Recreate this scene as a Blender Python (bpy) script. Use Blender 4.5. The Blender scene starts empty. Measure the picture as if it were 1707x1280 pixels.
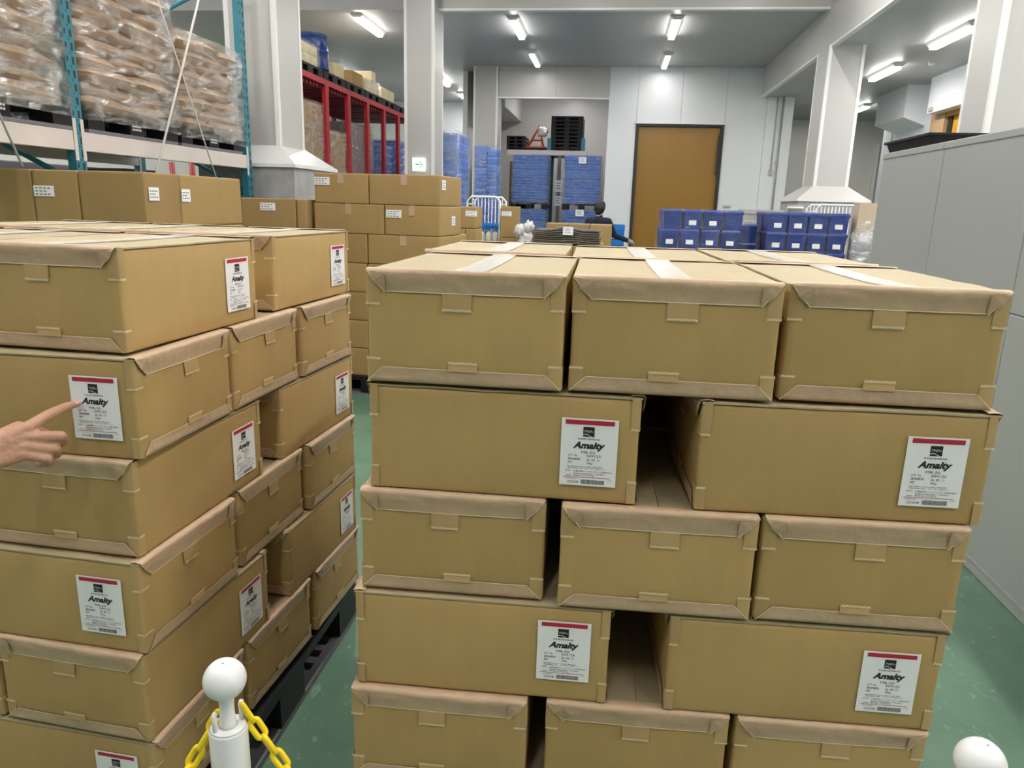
import bpy, bmesh, math, random
from math import sin, cos, pi, radians
from mathutils import Vector, Matrix, noise, Euler

random.seed(7)
SC = bpy.context.scene
COL = SC.collection

# ------------------------------------------------------------------ camera, world, exposure
CAM_PITCH, CAM_ROLL, CAM_YAW, CAM_F = .2400, .02824, .12509, 1223.4
_F = Vector((-sin(CAM_YAW)*cos(CAM_PITCH), cos(CAM_YAW)*cos(CAM_PITCH), -sin(CAM_PITCH)))
_R = Vector((cos(CAM_YAW), sin(CAM_YAW), 0))
_U = _R.cross(_F)
R_ = _R*cos(CAM_ROLL) + _U*sin(CAM_ROLL)
U_ = -_R*sin(CAM_ROLL) + _U*cos(CAM_ROLL)
cd = bpy.data.cameras.new('camera'); cam = bpy.data.objects.new('camera', cd); COL.objects.link(cam)
m = Matrix((R_, U_, -_F)).transposed().to_4x4(); m.translation = Vector((0, 0, 1.495))
cam.matrix_world = m
cd.sensor_fit = 'HORIZONTAL'; cd.sensor_width = 36; cd.lens = CAM_F*36/1707
cd.clip_start = .02; cd.clip_end = 100
SC.camera = cam
SC.view_settings.view_transform = 'Standard'; SC.view_settings.look = 'None'
SC.view_settings.exposure = 0.15; SC.view_settings.gamma = 1; SC.view_settings.use_curve_mapping = False
w = bpy.data.worlds.new('world'); SC.world = w; w.use_nodes = True
w.node_tree.nodes['Background'].inputs[0].default_value = (.8, .88, 1, 1)
w.node_tree.nodes['Background'].inputs[1].default_value = .05
LAMP_W = 24.0          # every ceiling fixture's light, watts
LAMP_COL = (1.0, .962, .925)
TUBE_EMIT = 34.0

# ------------------------------------------------------------------ materials
MATS = {}
def mat(name, col, rough=.5, metal=0, spec=.5, noise_scale=0, noise_amt=.0, bump=0, bump_scale=40, rnd=0, coat=0, stretch=(1, 1, 1), emit=None, emit_s=0, obj_coord=True):
    if name in MATS: return MATS[name]
    mt = bpy.data.materials.new(name); mt.use_nodes = True
    nt = mt.node_tree; n = nt.nodes; b = n['Principled BSDF']
    b.inputs['Base Color'].default_value = (*col, 1); b.inputs['Roughness'].default_value = rough
    b.inputs['Metallic'].default_value = metal; b.inputs['Specular IOR Level'].default_value = spec
    b.inputs['Coat Weight'].default_value = coat
    if emit:
        b.inputs['Emission Color'].default_value = (*emit, 1); b.inputs['Emission Strength'].default_value = emit_s
    tc = n.new('ShaderNodeTexCoord'); mp = n.new('ShaderNodeMapping'); mp.inputs['Scale'].default_value = stretch
    nt.links.new(tc.outputs['Object'], mp.inputs['Vector'])
    last = None
    if noise_amt or rnd:
        hsv = n.new('ShaderNodeHueSaturation'); hsv.inputs['Color'].default_value = (*col, 1)
        val = None
        if noise_amt:
            nz = n.new('ShaderNodeTexNoise'); nz.inputs['Scale'].default_value = noise_scale; nz.inputs['Detail'].default_value = 5
            nt.links.new(mp.outputs[0], nz.inputs['Vector'])
            mr = n.new('ShaderNodeMapRange'); mr.inputs['From Min'].default_value = .25; mr.inputs['From Max'].default_value = .75
            mr.inputs['To Min'].default_value = 1-noise_amt; mr.inputs['To Max'].default_value = 1+noise_amt
            nt.links.new(nz.outputs['Fac'], mr.inputs['Value']); val = mr.outputs[0]
        if rnd:
            oi = n.new('ShaderNodeObjectInfo'); mr2 = n.new('ShaderNodeMapRange')
            mr2.inputs['To Min'].default_value = 1-rnd; mr2.inputs['To Max'].default_value = 1+rnd
            nt.links.new(oi.outputs['Random'], mr2.inputs['Value'])
            if val is not None:
                mm = n.new('ShaderNodeMath'); mm.operation = 'MULTIPLY'
                nt.links.new(val, mm.inputs[0]); nt.links.new(mr2.outputs[0], mm.inputs[1]); val = mm.outputs[0]
            else: val = mr2.outputs[0]
        nt.links.new(val, hsv.inputs['Value']); nt.links.new(hsv.outputs[0], b.inputs['Base Color'])
    if bump:
        nz2 = n.new('ShaderNodeTexNoise'); nz2.inputs['Scale'].default_value = bump_scale; nz2.inputs['Detail'].default_value = 3
        nt.links.new(mp.outputs[0], nz2.inputs['Vector'])
        bp = n.new('ShaderNodeBump'); bp.inputs['Strength'].default_value = bump; bp.inputs['Distance'].default_value = .01
        nt.links.new(nz2.outputs['Fac'], bp.inputs['Height']); nt.links.new(bp.outputs[0], b.inputs['Normal'])
    MATS[name] = mt
    return mt

def film_mat(name, amount=.3, tint=(1, 1, 1), rough=.16, scale=9, bump=.9, hard=0):
    """clear stretch film: see-through sheet with crumpled, streaky glossy folds"""
    mt = bpy.data.materials.new(name); mt.use_nodes = True; nt = mt.node_tree; n = nt.nodes
    n.remove(n['Principled BSDF']); out = n['Material Output']
    tr = n.new('ShaderNodeBsdfTransparent'); tr.inputs[0].default_value = (.97, .97, .97, 1)
    gl = n.new('ShaderNodeBsdfGlossy'); gl.inputs['Roughness'].default_value = rough; gl.inputs[0].default_value = (*tint, 1)
    df = n.new('ShaderNodeBsdfDiffuse'); df.inputs[0].default_value = (.8, .8, .82, 1)
    mx0 = n.new('ShaderNodeMixShader'); mx0.inputs[0].default_value = .12
    nt.links.new(gl.outputs[0], mx0.inputs[1]); nt.links.new(df.outputs[0], mx0.inputs[2])
    tc = n.new('ShaderNodeTexCoord'); mp = n.new('ShaderNodeMapping'); mp.inputs['Scale'].default_value = (1, 1, 3.2); mp.inputs['Rotation'].default_value = (.45, .35, 0)
    nt.links.new(tc.outputs['Object'], mp.inputs['Vector'])
    nz = n.new('ShaderNodeTexNoise'); nz.inputs['Scale'].default_value = scale*.55; nz.inputs['Detail'].default_value = 5; nz.inputs['Distortion'].default_value = 1.2; nz.inputs['Roughness'].default_value = .6
    nt.links.new(mp.outputs[0], nz.inputs['Vector'])
    bp = n.new('ShaderNodeBump'); bp.inputs['Strength'].default_value = bump; bp.inputs['Distance'].default_value = .09
    nt.links.new(nz.outputs['Fac'], bp.inputs['Height'])
    nt.links.new(bp.outputs[0], gl.inputs['Normal'])
    mr = n.new('ShaderNodeMapRange'); mr.inputs['From Min'].default_value = .42; mr.inputs['From Max'].default_value = .68
    mr.inputs['To Min'].default_value = amount*.35; mr.inputs['To Max'].default_value = min(1, amount*2.2)
    nt.links.new(nz.outputs['Fac'], mr.inputs['Value'])
    mx = n.new('ShaderNodeMixShader'); nt.links.new(mr.outputs[0], mx.inputs[0])
    nt.links.new(tr.outputs[0], mx.inputs[1]); nt.links.new(mx0.outputs[0], mx.inputs[2])
    nt.links.new(mx.outputs[0], out.inputs[0])
    MATS[name] = mt
    return mt

KRAFT = mat('kraft_board', (.465, .312, .125), .62, spec=.35, noise_scale=14, noise_amt=.06, rnd=.07, bump=.06, bump_scale=260, stretch=(1, 1, .3))
KRAFT_TOP = mat('kraft_flap', (.40, .33, .20), .6, spec=.35, noise_scale=10, noise_amt=.05, rnd=.05, bump=.1, bump_scale=120)
KRAFT2 = mat('kraft_board_plain', (.36, .235, .095), .7, spec=.3, noise_scale=8, noise_amt=.05, rnd=.09, bump=.08, bump_scale=200, stretch=(1, 1, .15))
KRAFT_PALE = mat('pale_board', (.62, .53, .33), .7, noise_scale=8, noise_amt=.06, rnd=.12)
TAPE = mat('brown_tape', (.50, .35, .225), .42, spec=.5, noise_scale=20, noise_amt=.06, bump=.25, bump_scale=45)
TAPE_EDGE = mat('tape_cut_edge', (.85, .70, .46), .4)
TAPE2 = mat('kraft_tape', (.468, .317, .142), .5, noise_scale=20, noise_amt=.05, rnd=.05)
def clear_tape():
    mt = bpy.data.materials.new('clear_tape'); mt.use_nodes = True; b = mt.node_tree.nodes['Principled BSDF']
    b.inputs['Base Color'].default_value = (.88, .87, .87, 1); b.inputs['Roughness'].default_value = .25; b.inputs['Alpha'].default_value = .6
    MATS['clear_tape'] = mt; return mt
CLEAR = clear_tape()
PAPER = mat('white_paper', (.88, .885, .90), .5, noise_scale=30, noise_amt=.02)
INK = mat('black_ink', (.012, .012, .014), .5)
GREYINK = mat('grey_ink', (.12, .12, .13), .6)
REDINK = mat('red_ink', (.46, .018, .05), .45)
WALLW = mat('white_wall_panel', (.76, .78, .815), .38, noise_scale=1.2, noise_amt=.02)
WALLB = mat('beige_wall_panel', (.72, .71, .66), .4, noise_scale=1.2, noise_amt=.02)
CLAD = mat('grey_cladding', (.50, .49, .475), .35, noise_scale=1.5, noise_amt=.02)
TRIMW = mat('white_trim', (.80, .80, .79), .3)
CEILM = mat('ceiling_panel', (.43, .43, .455), .42, noise_scale=.8, noise_amt=.03)
CONC = mat('concrete', (.36, .36, .36), .8, noise_scale=6, noise_amt=.2, bump=.2, bump_scale=30)
CAB = mat('grey_steel', (.36, .37, .36), .38, noise_scale=1.0, noise_amt=.02)
TEAL = mat('teal_paint', (.025, .20, .27), .4, noise_scale=5, noise_amt=.1)
BEAMW = mat('cream_beam_paint', (.66, .60, .57), .45, noise_scale=4, noise_amt=.05)
RED = mat('red_paint', (.36, .012, .02), .38, noise_scale=5, noise_amt=.1)
REDDK = mat('red_slat_paint', (.20, .012, .018), .5)
BLACKP = mat('black_plastic', (.010, .010, .012), .5, spec=.3, noise_scale=20, noise_amt=.2)
GREYP = mat('grey_plastic', (.17, .17, .19), .5)
SACK = mat('sack_paper', (.50, .35, .21), .62, noise_scale=9, noise_amt=.14, rnd=.1, bump=.5, bump_scale=18)
NAVYBIN = mat('navy_bin_plastic', (.006, .034, .23), .35, rnd=.12)
BLUETRAY = mat('blue_tray_plastic', (.075, .25, .76), .4, rnd=.12)
SKYBIN = mat('light_blue_plastic', (.02, .22, .66), .4)
DOORG = mat('ochre_door_curtain', (.31, .155, .02), .36, noise_scale=2, noise_amt=.03, stretch=(6, 1, .3))
DOORO = mat('amber_strip_curtain', (.72, .36, .03), .3)
BLACKT = mat('black_trim', (.02, .02, .02), .5)
WHITEPL = mat('white_plastic', (.80, .80, .80), .32, noise_scale=12, noise_amt=.03)
YEL = mat('yellow_plastic', (.90, .66, .012), .32)
STEEL = mat('steel', (.55, .55, .55), .35, metal=.8)
GREYPIPE = mat('grey_conduit', (.42, .43, .45), .45)
NAVYCL = mat('navy_cloth', (.012, .016, .04), .9, noise_scale=20, noise_amt=.2)
TROUS = mat('dark_trousers', (.03, .03, .035), .9)
HAIR = mat('black_hair', (.01, .009, .009), .5)
GLOVE = mat('grey_glove', (.30, .29, .29), .8)
BROWNB = mat('dark_brown_board', (.115, .092, .07), .6, rnd=.35)
MAUVE = mat('mauve_board', (.20, .155, .15), .6, rnd=.1)
DARKB = mat('black_film_bag', (.02, .02, .025), .4)
ORANGE = mat('orange_red_paint', (.62, .09, .03), .4)
GREYCR = mat('grey_crate_plastic', (.45, .43, .40), .5, rnd=.1)
WOODJ = mat('pale_wood', (.55, .36, .20), .55, noise_scale=5, noise_amt=.1, stretch=(8, 8, .6))
GREEN = mat('green_print', (.02, .45, .22), .4, emit=(.02, .55, .25), emit_s=.5)
SIGN = mat('lit_sign_face', (.9, .95, .92), .4, emit=(.9, 1, .95), emit_s=1.3)
TUBE = mat('lit_diffuser', (.95, .95, .95), .4, emit=(1, .98, .94), emit_s=TUBE_EMIT)
TUBE_DIM = mat('lit_diffuser_dimmer', (.95, .95, .95), .4, emit=(1, .98, .94), emit_s=6)
FILM = film_mat('stretch_film', .34)
FILM_BLUE = film_mat('stretch_film_thin', .24, rough=.11, scale=15)
FILM_SACK = film_mat('stretch_film_sack', .37, rough=.13, scale=10, bump=1)
FILM_LT = film_mat('stretch_film_light', .22, scale=14, rough=.12)
FILM_BIN = film_mat('stretch_film_faint', .05, scale=16, rough=.1, hard=1)
FILM_HZ = film_mat('stretch_film_hazy', .42, rough=.22, scale=8)

def skin_mat():
    mt = mat('skin', (.52, .285, .19), .48, noise_scale=26, noise_amt=.10, bump=.25, bump_scale=90)
    b = mt.node_tree.nodes['Principled BSDF']
    b.inputs['Subsurface Weight'].default_value = .12; b.inputs['Subsurface Radius'].default_value = (.012, .004, .002)
    return mt
SKIN = skin_mat()
NAIL = mat('nail', (.68, .42, .34), .25)

def floor_mat():
    mt = bpy.data.materials.new('green_epoxy_floor'); mt.use_nodes = True; nt = mt.node_tree; n = nt.nodes; b = n['Principled BSDF']
    tc = n.new('ShaderNodeTexCoord')
    nz = n.new('ShaderNodeTexNoise'); nz.inputs['Scale'].default_value = 1.6; nz.inputs['Detail'].default_value = 9; nz.inputs['Roughness'].default_value = .65
    nt.links.new(tc.outputs['Object'], nz.inputs['Vector'])
    cr = n.new('ShaderNodeValToRGB')
    cr.color_ramp.elements[0].position = .3; cr.color_ramp.elements[0].color = (.075, .15, .10, 1)
    cr.color_ramp.elements[1].position = .7; cr.color_ramp.elements[1].color = (.135, .245, .17, 1)
    nt.links.new(nz.outputs['Fac'], cr.inputs[0])
    nz2 = n.new('ShaderNodeTexNoise'); nz2.inputs['Scale'].default_value = 26; nz2.inputs['Detail'].default_value = 6; nz2.inputs['Distortion'].default_value = 1.6
    mp = n.new('ShaderNodeMapping'); mp.inputs['Scale'].default_value = (1, .45, 1); mp.inputs['Rotation'].default_value = (0, 0, .9)
    nt.links.new(tc.outputs['Object'], mp.inputs['Vector']); nt.links.new(mp.outputs[0], nz2.inputs['Vector'])
    cr2 = n.new('ShaderNodeValToRGB'); cr2.color_ramp.elements[0].position = .62; cr2.color_ramp.elements[0].color = (0, 0, 0, 1)
    cr2.color_ramp.elements[1].position = .78; cr2.color_ramp.elements[1].color = (1, 1, 1, 1)
    nt.links.new(nz2.outputs['Fac'], cr2.inputs[0])
    mx = n.new('ShaderNodeMix'); mx.data_type = 'RGBA'; mx.inputs[7].default_value = (.26, .40, .31, 1)
    nt.links.new(cr2.outputs[0], mx.inputs[0]); nt.links.new(cr.outputs[0], mx.inputs[6]); nt.links.new(mx.outputs[2], b.inputs['Base Color'])
    b.inputs['Roughness'].default_value = .3
    mr = n.new('ShaderNodeMapRange'); mr.inputs['To Min'].default_value = .2; mr.inputs['To Max'].default_value = .45
    nt.links.new(nz.outputs['Fac'], mr.inputs['Value']); nt.links.new(mr.outputs[0], b.inputs['Roughness'])
    bp = n.new('ShaderNodeBump'); bp.inputs['Strength'].default_value = .15; bp.inputs['Distance'].default_value = .005
    nt.links.new(nz2.outputs['Fac'], bp.inputs['Height']); nt.links.new(bp.outputs[0], b.inputs['Normal'])
    return mt
FLOORM = floor_mat()

# ------------------------------------------------------------------ mesh helpers
class MB:
    def __init__(s): s.v = []; s.f = []; s.mi = []; s.sm = []
    def add(s, vs, fs, mi=0, M=None, smooth=False):
        o = len(s.v)
        for p in vs:
            p = Vector(p); s.v.append(M @ p if M else p)
        for f in fs:
            s.f.append([i+o for i in f]); s.mi.append(mi); s.sm.append(smooth)
        return s
    def box(s, x0, x1, y0, y1, z0, z1, mi=0, M=None):
        vs = [(x0, y0, z0), (x1, y0, z0), (x1, y1, z0), (x0, y1, z0), (x0, y0, z1), (x1, y0, z1), (x1, y1, z1), (x0, y1, z1)]
        return s.add(vs, [(0, 3, 2, 1), (4, 5, 6, 7), (0, 1, 5, 4), (1, 2, 6, 5), (2, 3, 7, 6), (3, 0, 4, 7)], mi, M)
    def taper(s, a0, a1, b0, b1, z0, c0, c1, d0, d1, z1, mi=0, M=None):
        vs = [(a0, b0, z0), (a1, b0, z0), (a1, b1, z0), (a0, b1, z0), (c0, d0, z1), (c1, d0, z1), (c1, d1, z1), (c0, d1, z1)]
        return s.add(vs, [(0, 3, 2, 1), (4, 5, 6, 7), (0, 1, 5, 4), (1, 2, 6, 5), (2, 3, 7, 6), (3, 0, 4, 7)], mi, M)
    def tube(s, pts, r, n=8, mi=0, closed=False, M=None, caps=True):
        pts = [Vector(p) for p in pts]; rings = []; N = len(pts)
        rr = r if isinstance(r, (list, tuple)) else [r]*N
        prev = None; vs = []
        for i, p in enumerate(pts):
            a = pts[i-1] if (i > 0 or closed) else p
            b = pts[(i+1) % N] if (i < N-1 or closed) else p
            t = (b-a).normalized()
            if prev is None:
                u = t.orthogonal().normalized()
            else:
                u = (prev - t*prev.dot(t)).normalized()
            prev = u; v = t.cross(u)
            for k in range(n):
                an = 2*pi*k/n; vs.append(p+(u*cos(an)+v*sin(an))*rr[i])
        fs = []
        for i in range(N if closed else N-1):
            j = (i+1) % N
            for k in range(n):
                k2 = (k+1) % n; fs.append((i*n+k, i*n+k2, j*n+k2, j*n+k))
        if not closed and caps:
            fs.append(tuple(reversed(range(n)))); fs.append(tuple((N-1)*n+k for k in range(n)))
        return s.add(vs, fs, mi, M, True)
    def lathe(s, prof, n=24, mi=0, M=None):
        vs = []; fs = []
        for r, z in prof:
            for k in range(n):
                a = 2*pi*k/n; vs.append((r*cos(a), r*sin(a), z))
        for i in range(len(prof)-1):
            for k in range(n):
                k2 = (k+1) % n; fs.append((i*n+k, i*n+k2, (i+1)*n+k2, (i+1)*n+k))
        fs.append(tuple(reversed(range(n)))); fs.append(tuple((len(prof)-1)*n+k for k in range(n)))
        return s.add(vs, fs, mi, M, True)
    def grid(s, P, mi=0, M=None, smooth=True, thick=0):
        nu = len(P); nv = len(P[0]); vs = [p for row in P for p in row]
        fs = [(i*nv+j, (i+1)*nv+j, (i+1)*nv+j+1, i*nv+j+1) for i in range(nu-1) for j in range(nv-1)]
        return s.add(vs, fs, mi, M, smooth)
    def mesh(s, name, mats):
        me = bpy.data.meshes.new(name); me.from_pydata([tuple(p) for p in s.v], [], s.f)
        for m_ in (mats if isinstance(mats, (list, tuple)) else [mats]): me.materials.append(m_)
        me.polygons.foreach_set('material_index', s.mi); me.polygons.foreach_set('use_smooth', s.sm); me.update()
        return me
    def build(s, name, mats, parent=None):
        return link(name, s.mesh(name, mats), parent)

def link(name, me, parent=None):
    o = bpy.data.objects.new(name, me); COL.objects.link(o)
    if parent: o.parent = parent
    return o
def bevel(o, w=.004, seg=2):
    md = o.modifiers.new('bevel', 'BEVEL'); md.width = w; md.segments = seg; md.limit_method = 'ANGLE'; return o
def thing(name, label, cat, loc=(0, 0, 0), rz=0, group=None):
    o = bpy.data.objects.new(name, None); COL.objects.link(o); o.location = loc; o.rotation_euler = (0, 0, rz); o.empty_display_size = .05
    return tag(o, label, cat, group)
def tag(o, label, cat, group=None, kind=None):
    o['label'] = label; o['category'] = cat
    if group: o['group'] = group
    if kind: o['kind'] = kind
    return o
def struct(o, label=None, cat=None):
    o['kind'] = 'structure'
    if label: o['label'] = label
    if cat: o['category'] = cat
    return o
def clone(root, loc, rz, label, group=None):
    r = root.copy(); COL.objects.link(r); r.location = loc; r.rotation_euler = (0, 0, rz); r['label'] = label
    if group: r['group'] = group
    for ch in list(root.children):
        c = ch.copy(); COL.objects.link(c); c.parent = r
        for g in ch.children:
            d = g.copy(); COL.objects.link(d); d.parent = c
    return r
ORD = ['bottom', 'second', 'third', 'fourth', 'fifth', 'sixth', 'seventh', 'eighth', 'ninth', 'tenth', 'eleventh', 'twelfth', 'thirteenth', 'fourteenth', 'fifteenth', 'sixteenth', 'seventeenth', 'eighteenth', 'nineteenth', 'twentieth', 'twenty-first', 'twenty-second']
FROMTOP = ['topmost', 'second'] + ORD[2:]

_TXT = {}
def text_geo(body, size, shear=0, offset=0, space=1.0):
    k = (body, size, shear, offset, space)
    if k in _TXT: return _TXT[k]
    cu = bpy.data.curves.new('text_tmp', 'FONT'); cu.body = body; cu.size = size; cu.shear = shear; cu.offset = offset
    cu.space_character = space; cu.resolution_u = 2; cu.fill_mode = 'BOTH'
    o = bpy.data.objects.new('text_tmp', cu); COL.objects.link(o)
    dg = bpy.context.evaluated_depsgraph_get(); dg.update()
    me = o.evaluated_get(dg).to_mesh()
    vs = [tuple(v.co) for v in me.vertices]; fs = [tuple(p.vertices) for p in me.polygons]
    o.evaluated_get(dg).to_mesh_clear(); bpy.data.objects.remove(o); bpy.data.curves.remove(cu)
    _TXT[k] = (vs, fs); return vs, fs
def put_text(mb, body, u0, u1, vc, h=None, M=None, shear=0, offset=0, mi=0, fit=True, align='L'):
    """place text in a plane (x right, y up): spans u0..u1 (fit) and centred on height vc with cap height h"""
    vs, fs = text_geo(body, 1.0, shear, offset)
    if not vs: return
    xs = [p[0] for p in vs]; ys = [p[1] for p in vs]
    wx = max(xs)-min(xs); wy = max(ys)-min(ys)
    sy = h/wy; sx = (u1-u0)/wx if fit else sy
    cx0 = min(xs); cy = (max(ys)+min(ys))/2
    mb.add([((p[0]-cx0)*sx+u0, (p[1]-cy)*sy+vc, 0) for p in vs], fs, mi, M)

# ------------------------------------------------------------------ room shell
def fbox(name, x0, x1, y0, y1, z0, z1, mt, label=None, cat=None, parent=None):
    mb = MB().box(x0, x1, y0, y1, z0, z1); o = mb.build(name, mt, parent)
    if parent is None: struct(o, label, cat)
    return o
fbox('floor', -10, 9, -6, 23, -.1, 0, FLOORM, 'green glossy epoxy warehouse floor with pale scuffs', 'floor')
fbox('ceiling', -10, 2.87, 11.8, 23, 4.3, 4.4, CEILM, 'grey flat ceiling over the far bay with paired strip lights', 'ceiling')
fbox('ceiling', 2.921, 9, -6, 23, 3.75, 3.85, CEILM, 'lower grey ceiling over the right aisle', 'ceiling')
fbox('ceiling', -10, 2.87, -6, 11.8, 5.0, 5.1, CEILM, 'higher grey ceiling over the near stacks', 'ceiling')
fbox('trim_7', -10, -3.2, 11.76, 11.80, 4.3, 5.0, CEILM, 'grey step face between the two ceilings over the red frames', 'beam')
fbox('trim_1', -3.2, 2.87, 11.72, 11.80, 4.3, 5.0, CLAD, 'pale clad beam face across the top of the far bay', 'beam')
fbox('trim_2', -3.0, 2.87, 11.70, 11.805, 4.27, 4.30, TRIMW, 'thin white edge strip along the cross beam', 'trim')
fbox('trim_3', 2.87, 2.92, -6, 16.34, 3.75, 5.0, CLAD, 'pale clad beam side running along the right aisle', 'beam')
fbox('trim_4', 2.86, 2.93, -6, 16.34, 3.725, 3.75, TRIMW, 'thin white edge strip under the right beam side', 'trim')
fbox('wall_left', -10.1, -10, -6, 23, 0, 5.1, WALLB, 'beige wall far to the left behind the racks', 'wall')
fbox('wall_right', 9, 9.1, -6, 23, 0, 5.1, WALLB, 'beige wall beyond the right aisle', 'wall')
fbox('wall_back', -10, 9, -6.1, -6, 0, 5.1, CLAD, 'grey clad wall behind the viewer', 'wall')

# far white wall of upright sandwich panels, with the ochre door
wf = thing('wall_far', 'white panel wall holding the ochre door', 'wall', (0, 16.35, 0)); wf['kind'] = 'structure'
DX0, DX1, DZ = .40, 2.19, 3.20
edges = [-.19, DX0, DX1, 3.0, 3.33]
def wpanel(x0, x1, z0, z1, y=0, t=.12, mt=WALLW, parent=wf):
    o = MB().box(x0+.002, x1-.002, y, y+t, z0, z1).build('wall_panel', mt, parent); return bevel(o, .004, 1)
wpanel(-.19, DX0, 0, 4.3); wpanel(DX1, 3.0, 0, 4.3); wpanel(3.0, 3.33, 0, 3.75)
wpanel(DX0, 1.3, DZ, 4.3); wpanel(1.3, DX1, DZ, 4.3)
wpanel(3.33, 3.53, 0, 3.75, -.02, .9)
wpanel(-2.52, -1.3, 3.70, 4.3, .0, .12, CLAD); wpanel(-1.3, -.192, 3.70, 4.3, .0, .12, CLAD)
MB().box(-2.54, -.19, -.012, .13, 3.67, 3.70).build('lintel_trim', TRIMW, wf)
d = thing('door_1', 'tall ochre roller curtain door with black side seals in white wall', 'door', (0, 16.35, 0)); d['kind'] = 'structure'
P = []
for i in range(13):
    x = DX0+.05+(DX1-DX0-.1)*i/12
    P.append([(x, .05+.006*sin(i*2.1), z) for z in (0, 1, 2, DZ-.06)])
MB().grid(P).build('door_curtain', DOORG, d)
for x in (DX0, DX1-.06): MB().box(x, x+.06, -.03, .1, 0, DZ).build('side_seal', BLACKT, d)
MB().box(DX0, DX1, -.02, .1, DZ-.05, DZ).build('head_seal', BLACKT, d)
MB().box(DX0-.03, DX1+.03, -.035, 0, DZ, DZ+.03).build('head_trim', TRIMW, d)
MB().box(DX1-.10, DX1-.06, -.06, -.02, 2.2, 3.0).build('guide_rail', BLACKT, d)
# conduit, switch, plate on far wall
c = thing('wall_conduit', 'thin grey conduit dropping to a small switch on white wall', 'conduit', (3.2, 16.33, 0))
MB().tube([(0, 0, 3.75), (0, 0, 2.33)], .012).build('pipe', GREYPIPE, c)
bevel(MB().box(-.035, .035, -.03, .02, 2.22, 2.34).build('switch_box', GREYPIPE, c))
c = thing('wall_conduit', 'longer grey conduit beside the switch conduit on white wall', 'conduit', (3.30, 16.31, 0))
MB().tube([(0, 0, 3.75), (.005, 0, 2.6), (.0, 0, 1.2)], .014).build('pipe', GREYPIPE, c)
MB().box(-.02, .02, -.015, .02, 2.45, 2.5).build('pipe_clip', GREYPIPE, c)
bevel(tag(MB().box(2.32, 2.46, 16.32, 16.35, 1.55, 1.60).build('wall_plate', GREYPIPE), 'small dark plate on white wall right of the ochre door', 'plate'))
# room behind the opening left of the door and left bay end wall
fbox('wall_1', -9, 9, 22.0, 22.1, 0, 4.4, WALLW, 'pale end wall at the far left bay', 'wall')
fbox('wall_2', -3.4, -.19, 20.0, 20.1, 0, 4.4, CLAD, 'grey wall behind the far rack opening', 'wall')
fbox('wall_3', -3.4, -3.3, 16.95, 20, 0, 4.3, WALLB, 'side wall of the far rack opening', 'wall')
fbox('wall_4', -.19, -.07, 16.48, 20, 0, 4.3, WALLW, 'side wall between the far opening and cold room', 'wall')
fbox('trim_5', -2.95, -2.46, 16.92, 20, 3.58, 4.3, CLAD, 'clad beam running away inside the far opening', 'beam')
fbox('wall_5', 3.53, 9, 20.2, 20.3, 0, 3.75, WALLB, 'beige end wall at the end of the right aisle', 'wall')
fbox('trim_6', 6.42, 6.5, 20.1, 20.2, 0, 3.2, TRIMW, 'white upright strip on the beige end wall', 'trim')
# right aisle inner wall with amber door and hoods
fbox('wall_6', 5.5, 5.6, 8, 16.9, 0, 3.75, WALLW, 'white wall along the right aisle with amber door', 'wall')
d = thing('door_2', 'amber strip curtain in a pale wood frame under a white hood', 'door', (5.5, 0, 0)); d['kind'] = 'structure'
for k in range(5): MB().box(-.03-.006*(k % 2), -.02-.006*(k % 2), 12.3+k*.25, 12.3+k*.25+.28, 0, 3.1).build('curtain_strip', DOORO, d)
MB().box(-.06, -.005, 13.56, 13.70, 0, 3.2).build('side_seal', BLACKT, d)
MB().box(-.12, -.005, 13.70, 14.25, 0, 3.3).build('door_jamb', WOODJ, d)
MB().box(-.10, -.005, 12.2, 13.7, 3.1, 3.3).build('door_header', mat('amber_board', (.50, .25, .06), .4), d)
h = thing('wall_hood', 'white boxed hood hung over the amber door', 'hood', (5.5, 0, 0))
bevel(MB().box(-.30, 0, 11.6, 14.0, 3.17, 3.75).build('hood_body', WALLW, h))
bevel(MB().box(-.325, -.30, 13.75, 13.9, 3.2, 3.26).build('handle', GREYPIPE, h))
h = thing('wall_hood', 'white boxed hood with a slanted underside left of the amber door', 'hood', (5.5, 0, 0))
MB().add([(-.42, 14.7, 3.75), (-.42, 16.2, 3.75), (0, 16.2, 3.75), (0, 14.7, 3.75), (-.42, 14.7, 3.2), (-.42, 16.2, 3.2), (0, 16.2, 3.05), (0, 14.7, 3.05)],
         [(0, 1, 2, 3), (4, 7, 6, 5), (0, 4, 5, 1), (1, 5, 6, 2), (2, 6, 7, 3), (3, 7, 4, 0)]).build('hood_body', WALLW, h)
MB().box(-.05, 0, 14.35, 14.7, 0, 3.2).build('side_post', WALLW, h)
MB().tube([(-.03, 16.3, 3.75), (-.03, 16.3, 2.0)], .014).build('pipe', GREYPIPE, h)

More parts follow.
